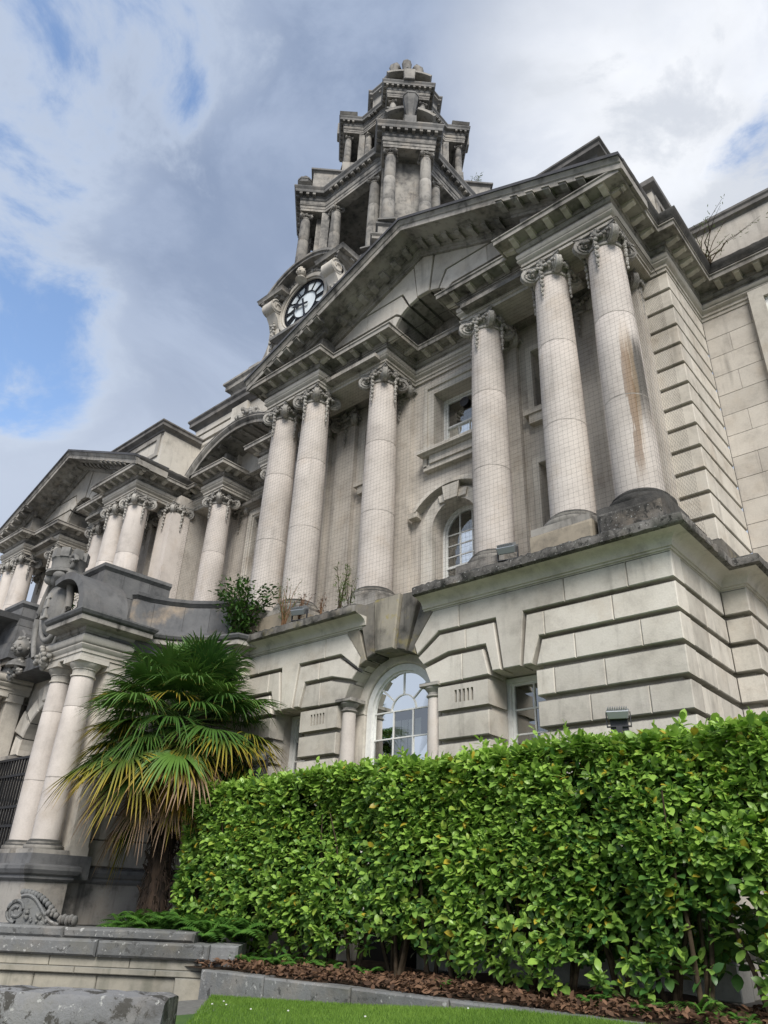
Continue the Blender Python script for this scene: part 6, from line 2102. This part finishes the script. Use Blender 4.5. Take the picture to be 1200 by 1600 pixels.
def shag_mat():
    mt, t, p = new_mat('palm_trunk_fibre')
    ge = t.nodes.new('ShaderNodeNewGeometry')
    n1 = noise(t, mapping(t, ge.outputs['Position'], (18, 18, 3)), 1.0, 6, 0.7)
    c = mixc(t, ramp(t, n1, 0.35, 0.65), (0.016, 0.011, 0.008), (0.075, 0.048, 0.032))
    t.links.new(c, p.inputs['Base Color'])
    p.inputs['Roughness'].default_value = 0.95
    return mt


M['shag'] = shag_mat()
tr = MB()
pr = [(0.21, 0)] + [(0.19 + random.uniform(-0.025, 0.03), z_ * 0.12) for z_ in range(1, 27)] + [(0.1, 3.35)]
tr.lathe(pr, seg=18)
for k in range(900):
    a = random.uniform(0, 6.28)
    z_ = random.uniform(0.05, 3.2)
    r_ = 0.19
    p0 = (r_ * math.cos(a), r_ * math.sin(a), z_)
    b_ = a + random.uniform(-0.4, 0.4)
    l = random.uniform(0.05, 0.16)
    p1 = (p0[0] + 0.05 * math.cos(b_) + 0.02, p0[1] + 0.05 * math.sin(b_), z_ + random.uniform(-0.1, 0.06))
    p2 = (p1[0] + l * 0.3 * math.cos(b_), p1[1] + l * 0.3 * math.sin(b_), p1[2] - l)
    tr.tube([p0, p1, p2], [0.008, 0.006, 0.002], 3)
for k in range(46):
    a = k * 2.4
    z_ = 0.3 + 2.9 * k / 46
    p0 = (0.17 * math.cos(a), 0.17 * math.sin(a), z_)
    tr.tube([p0, (p0[0] * 1.5, p0[1] * 1.5, z_ + 0.12), (p0[0] * 1.75, p0[1] * 1.75, z_ + 0.16)], [0.03, 0.022, 0.015], 5)
place('trunk', tr.mesh('trunk', 'shag', 60), palm)


def frond(az, el, lp, R0, mat, seg=38, droop=0.25, tipd=0.3, spread=2.15, cz=0.0, tint0=0.5):
    d = Vector((math.cos(az) * math.cos(el), math.sin(az) * math.cos(el), math.sin(el)))
    base = Vector((PMX, PMY, PMZ + cz)) + Vector((math.cos(az), math.sin(az), 0)) * 0.12
    pts_ = []
    for i in range(7):
        t_ = i / 6
        pts_.append(base + d * (lp * t_) + Vector((0, 0, -droop * 0.5 * lp * t_ * t_)))
    end = pts_[-1]
    dd = (pts_[-1] - pts_[-2]).normalized()
    side = dd.cross(Vector((0, 0, 1)))
    if side.length < 0.1:
        side = Vector((-math.sin(az), math.cos(az), 0))
    side.normalize()
    upv = side.cross(dd).normalized()
    off = Vector(palm.location)
    V, F, A, T_ = [], [], [], []
    b_ = MB().tube([p - off for p in pts_], [0.016, 0.013, 0.012, 0.011, 0.010, 0.009, 0.008], 5)
    V += b_.v
    F += b_.f
    A += [0.0] * len(b_.v)
    for i in range(seg):
        u = -1 + 2 * (i + 0.5) / seg
        th = u * spread
        ld = dd * math.cos(th) + side * math.sin(th)
        ld = (ld + upv * (0.24 * math.cos(th * 0.7))).normalized()
        ln = R0 * (1.0 - 0.28 * abs(u) ** 2.2) * random.uniform(0.93, 1.05)
        across = ld.cross(upv).normalized()
        nn_ = 7
        sp_ = 2 * spread / seg
        td = tipd * random.uniform(0.3, 1.9)
        if random.random() < 0.06:
            ln *= random.uniform(0.55, 0.85)
        kink = random.uniform(0.55, 0.8)
        o = len(V)
        for j in range(nn_):
            t_ = j / (nn_ - 1)
            w = (sp_ * 0.5 * ln * t_ * 1.2) if t_ < 0.42 else sp_ * 0.5 * ln * 0.505 * (1 - ((t_ - 0.42) / 0.58) ** 1.6) + 0.0015
            dz = -td * ln * max(0, t_ - kink * 0.55) ** 1.7 * 1.7 - 0.09 * ln * t_ * t_
            c_ = end + ld * (ln * t_) + Vector((0, 0, dz)) - off
            fold = upv * (w * 0.45)
            V += [tuple(c_ - across * w + fold), tuple(c_ - fold * 0.4), tuple(c_ + across * w + fold)]
            A += [t_] * 3
        for j in range(nn_ - 1):
            for q in range(2):
                F.append((o + j * 3 + q, o + j * 3 + q + 1, o + (j + 1) * 3 + q + 1, o + (j + 1) * 3 + q))
    me = bpy.data.meshes.new('frond')
    me.from_pydata([tuple(v) for v in V], [], F)
    me.shade_smooth()
    a = me.attributes.new('along', 'FLOAT', 'POINT')
    a.data.foreach_set('value', np.array(A, np.float32))
    a = me.attributes.new('tint', 'FLOAT', 'POINT')
    a.data.foreach_set('value', np.clip(np.full(len(V), tint0) + rng.normal(0, 0.05, len(V)), 0, 1).astype(np.float32))
    me.materials.append(M[mat])
    place('frond', me, palm)


rnd = random.Random(5)
nf = 120
for i in range(nf):
    t_ = i / (nf - 1)
    el = math.radians(84 - 112 * t_ ** 0.8 + rnd.uniform(-9, 9))
    az = i * 2.39996 + rnd.uniform(-0.3, 0.3)
    mat = 'palm' if t_ < 0.66 else ('palmy' if t_ < 0.96 else 'palmd')
    if 0.50 < t_ < 0.66 and rnd.random() < 0.2:
        mat = 'palmy'
    if 0.60 < t_ < 0.85 and rnd.random() < 0.35:
        mat = 'palm'
    frond(az, el, rnd.uniform(0.62, 1.05) * (0.72 + 0.4 * min(1, t_ * 2)), rnd.uniform(0.62, 0.92), mat, droop=0.2 + 0.42 * t_, tipd=0.22 + 0.28 * t_, cz=0.42 - 0.75 * t_, tint0=rnd.uniform(0.1, 1.0), seg=40, spread=rnd.uniform(1.8, 2.3))
for i in range(13):
    az = i * 2.39996 + rnd.uniform(-0.3, 0.3)
    frond(az, math.radians(rnd.uniform(-62, -30)), rnd.uniform(0.35, 0.75), rnd.uniform(0.5, 0.7), ('palmy', 'palmd', 'palmo')[i % 3], droop=rnd.uniform(0.4, 0.8), tipd=rnd.uniform(0.3, 0.7), cz=rnd.uniform(-0.95, -0.55), spread=rnd.uniform(1.5, 2.1), tint0=rnd.random(), seg=32)
for i in range(8):
    az = -2.9 + i * 0.45 + rnd.uniform(-0.2, 0.2)
    frond(az, math.radians(rnd.uniform(-58, -38)), rnd.uniform(0.45, 0.8), rnd.uniform(0.42, 0.55), 'palmd' if i % 3 else 'palmy', droop=0.6, tipd=0.6, cz=-0.65, spread=1.5, tint0=rnd.random(), seg=26)


# ---------------- shrubs and weeds growing on the stone
def leafy(name, label, cat, x, y, z, h, r, stems, leaves, lsize, mat='bush', bark='bark', group=None, narrow=1.0, lean=(0, 0)):
    t = thing(name, label, cat, (x, y, z), group=group)
    sb_ = MB()
    tips = []
    for k in range(stems):
        a = random.uniform(0, 6.28)
        e = random.uniform(0.2, 1.0)
        pts_ = [(0.03 * math.cos(a), 0.03 * math.sin(a), -0.03)]
        hh = h * random.uniform(0.6, 1.0)
        for j in range(1, 7):
            f_ = j / 6
            pts_.append((r * e * f_ * math.cos(a) + lean[0] * f_ * f_ + random.uniform(-0.03, 0.03) * r * 2, r * e * f_ * math.sin(a) + lean[1] * f_ * f_ + random.uniform(-0.03, 0.03) * r * 2, hh * f_ * (1 - 0.25 * e * f_)))
            for q in range(max(1, leaves // (stems * 6))):
                if f_ > 0.15:
                    tips.append((pts_[-1][0] + random.gauss(0, 0.10 * r * narrow + 0.02), pts_[-1][1] + random.gauss(0, 0.10 * r * narrow + 0.02), pts_[-1][2] + random.gauss(0, 0.05 * h * narrow)))
        sb_.tube(pts_, [0.014 * h ** 0.5 * (1 - 0.8 * j / 6) for j in range(7)], 4)
    place('stem', sb_.mesh('stem', bark, 60), t)
    P = np.array(tips)
    d_ = unit(P * np.array([1.2, 1.2, 0.1]) + rng.normal(0, 0.5, P.shape) * np.array([r, r, h * 0.4]) + np.array([0, 0, 0.05]))
    up = unit(np.tile(np.array([0, 0, 1.0]), (len(P), 1)) + rng.normal(0, 0.35, P.shape))
    B = leaf_frames(P, d_, up, rng.uniform(lsize * 0.7, lsize * 1.25, len(P)), 1.1 if mat == 'bush' else 0.55)
    o = place('foliage', leaf_mesh('foliage', mat, P, B, rng.uniform(0, 1, len(P))), t)
    o['kind'] = 'stuff'
    return t


leafy('shrub', 'dark green shrub rooted on the ledge where the curved parapet meets the pavilion', 'shrub', -11.75, 8.72, 5.42, 1.5, 0.62, 16, 1500, 0.10)
leafy('shrub', 'dark shrub growing behind the crowned shield on the porch', 'shrub', -16.4, 7.1, 6.1, 1.5, 0.5, 10, 500, 0.09)
leafy('weed', 'tall thin green weed standing before the single column on the left ledge', 'weed', -9.05, 8.88, 5.54, 1.0, 0.22, 5, 260, 0.07, 'weed', 'weedstem' if 'weedstem' in M else 'bark', narrow=0.5, group='weeds on the ledge')
leafy('weed', 'dry reddish weed with feathery stalks before the paired columns', 'weed', -10.15, 8.88, 5.54, 0.75, 0.25, 6, 200, 0.05, 'dryleaf', 'drystem', narrow=0.5, group='weeds on the ledge')
leafy('weed', 'pale upright weed beside the small floodlight on the left ledge', 'weed', -10.55, 8.85, 5.54, 1.15, 0.28, 8, 260, 0.06, 'weed', 'drystem', narrow=0.45, group='weeds on the ledge')
leafy('weed', 'short brown withered weed left of the single column', 'weed', -9.55, 8.88, 5.54, 0.5, 0.14, 5, 110, 0.05, 'dryleaf', 'drystem', narrow=0.4, group='weeds on the ledge')
leafy('weed', 'small green weed overhanging the rim under the single column', 'weed', -8.72, 8.80, 5.5, 0.55, 0.2, 4, 110, 0.06, 'weed', 'bark', narrow=0.5, group='weeds on the ledge', lean=(0.2, -0.1))
leafy('weed', 'bare wiry weed on the cornice in the corner of the right wing', 'weed', -2.45, 12.30, 12.70, 1.1, 0.8, 12, 260, 0.06, 'weed', 'bark', narrow=0.5, group='weeds on high cornices', lean=(0.5, -0.1))
leafy('weed', 'grassy yellow green tuft on a corner block of the clock tower', 'weed', TX + 2.7, TY + 2.2, 31.1, 0.8, 0.5, 14, 420, 0.10, 'weed', 'drystem', narrow=0.8, group='weeds on high cornices')

# ---------------- ferns and low plants along the bed
FT = np.array([(0, 0, 0), (0.5, -0.14, 0.02), (0.5, 0.14, 0.02), (1.0, 0, -0.12)])
FF = [(0, 1, 2), (1, 3, 2)]


def fern_mesh(seed):
    r_ = np.random.default_rng(seed)
    P, D_, U, S_ = [], [], [], []
    for k in range(15):
        a = k * 2.4 + r_.uniform(-0.3, 0.3)
        ln = r_.uniform(0.32, 0.55)
        e = r_.uniform(0.5, 1.2)
        h = np.array([math.cos(a), math.sin(a), 0])
        for j in range(3, 17):
            t_ = j / 16
            p_ = h * (ln * t_ * math.cos(e) * 1.1) + np.array([0, 0, ln * (math.sin(e) * t_ - 0.55 * t_ ** 2.4)])
            sd = np.cross(h, [0, 0, 1.0])
            for sg in (-1, 1):
                P.append(p_)
                D_.append(sd * sg + h * 0.35 + np.array([0, 0, -0.15]))
                U.append(np.array([0, 0, 1.0]) + h * 0.2)
                S_.append(0.115 * ln / 0.45 * math.sin(PI * min(1, 0.18 + t_ * 0.80)) + 0.01)
    P, D_, U, S_ = map(np.array, (P, D_, U, S_))
    return leaf_mesh('frond', 'fern', P, leaf_frames(P, D_, U, S_, 1.0), r_.uniform(0, 1, len(P)), FT, FF)


fm = [fern_mesh(i) for i in range(4)]
i = 0
for x, y, s in ((-10.9, 7.15, 1.1), (-10.5, 7.25, 1.2), (-10.1, 7.1, 1.05), (-9.7, 7.3, 1.2), (-9.35, 7.1, 1.0), (-9.0, 7.3, 1.15), (-8.7, 7.15, 0.95), (-8.35, 7.4, 0.95), (-10.7, 7.55, 1.3), (-9.9, 7.6, 1.2), (-9.2, 7.6, 1.1), (-11.2, 7.3, 1.1), (-11.5, 7.1, 1.0), (-8.0, 7.55, 0.8), (-7.5, 7.6, 0.75), (-6.9, 7.65, 0.7), (-7.2, 7.35, 0.5), (-5.6, 7.45, 0.5), (-3.9, 7.5, 0.6), (-3.3, 7.35, 0.7), (-2.9, 7.5, 0.8), (-2.5, 7.35, 0.6)):
    t = thing('fern', 'low green fern growing at the foot of the hedge and palm', 'fern', (x, y, 0.34 if x < -8.9 else 0.06), group='ferns along the planting bed', rot=random.uniform(0, 6.28))
    s *= 1.25 if x < -8.9 else 1.0
    t.scale = (s, s, s)
    o = place('foliage', fm[i % 4], t)
    i += 1

# ---------------- dead leaves, grass
n_ = 5200
x_ = rng.uniform(-9.1, -1.2, n_)
ky = KA[1] + (KB[1] - KA[1]) * (x_ - KA[0]) / (KB[0] - KA[0])
y_ = ky + 0.16 + rng.uniform(0, 1, n_) ** 1.2 * 1.15
P = np.stack([x_, y_, 0.085 + 0.02 * np.sin(x_ * 3.1 + y_ * 5) + rng.uniform(0, 0.05, n_)], 1)
d_ = rng.normal(0, 1, (n_, 3)) * np.array([1, 1, 0.35])
up = unit(np.tile(np.array([0, 0, 1.0]), (n_, 1)) + rng.normal(0, 0.55, (n_, 3)))
lit = place('leaf_litter', leaf_mesh('leaf_litter', 'dryleaf', P, leaf_frames(P, d_, up, rng.uniform(0.045, 0.10, n_), 1.1), rng.uniform(0, 1, n_)))
lit['kind'] = 'stuff'
lit['label'] = 'brown dead leaves scattered over the soil under the hedge'
lit['category'] = 'dead leaves'

GT = np.array([(0, -0.06, 0), (0, 0.06, 0), (0.5, -0.045, 0.02), (0.5, 0.045, 0.02), (1.0, 0, -0.08)])
GF = [(0, 2, 3, 1), (2, 4, 3)]
n_ = 90000
x_ = rng.uniform(-9.0, -2.0, n_)
ky = KA[1] + (KB[1] - KA[1]) * (x_ - KA[0]) / (KB[0] - KA[0])
y_ = ky - 0.01 - rng.uniform(0, 1, n_) ** 1.3 * 2.6
keep = x_ > np.where(y_ > 3.6, -5.0 + (y_ - 3.6) * (-3.4 / 2.95), -5.0)
x_, y_ = x_[keep], y_[keep]
n_ = len(x_)
z_ = -0.20 * np.clip((-4.3 - x_) / 3.9, 0, 1) + 0.05 * np.clip((x_ + 6.0) / 2.5, 0, 1)
P = np.stack([x_, y_, z_ - 0.004], 1)
d_ = np.tile(np.array([0, 0, 1.0]), (n_, 1)) + rng.normal(0, 0.42, (n_, 3)) * np.array([1, 1, 0.2])
up = unit(rng.normal(0, 1, (n_, 3)) * np.array([1, 1, 0.1]))
pn = fN(P * 1.3)
gr = place('grass', leaf_mesh('grass', 'grass', P, leaf_frames(P, d_, up, rng.uniform(0.018, 0.045, n_), 1.0), np.clip(0.45 + 0.35 * pn + rng.normal(0, 0.25, n_), 0, 1), GT, GF))
gr['kind'] = 'stuff'
gr['label'] = 'short bright green lawn grass in the foreground'
gr['category'] = 'grass'
n_ = 10
x_ = rng.uniform(-8.3, -3.5, n_)
ky = KA[1] + (KB[1] - KA[1]) * (x_ - KA[0]) / (KB[0] - KA[0])
y_ = ky - rng.uniform(0.05, 1.6, n_)
db = MB()
for a, b in zip(x_, y_):
    if a > (-5.0 + (b - 3.6) * (-3.4 / 2.95)):
        db.ball((a, b, lawn_z(a, b) + 0.045), (0.011, 0.011, 0.006), 6, 3)
M['petal'] = plain('daisy_petal', (0.75, 0.75, 0.70), 0.7)
o = place('daisies', db.mesh('daisies', 'petal', 60))
o['kind'] = 'stuff'
o['label'] = 'tiny white daisies dotted in the lawn'
o['category'] = 'daisies'
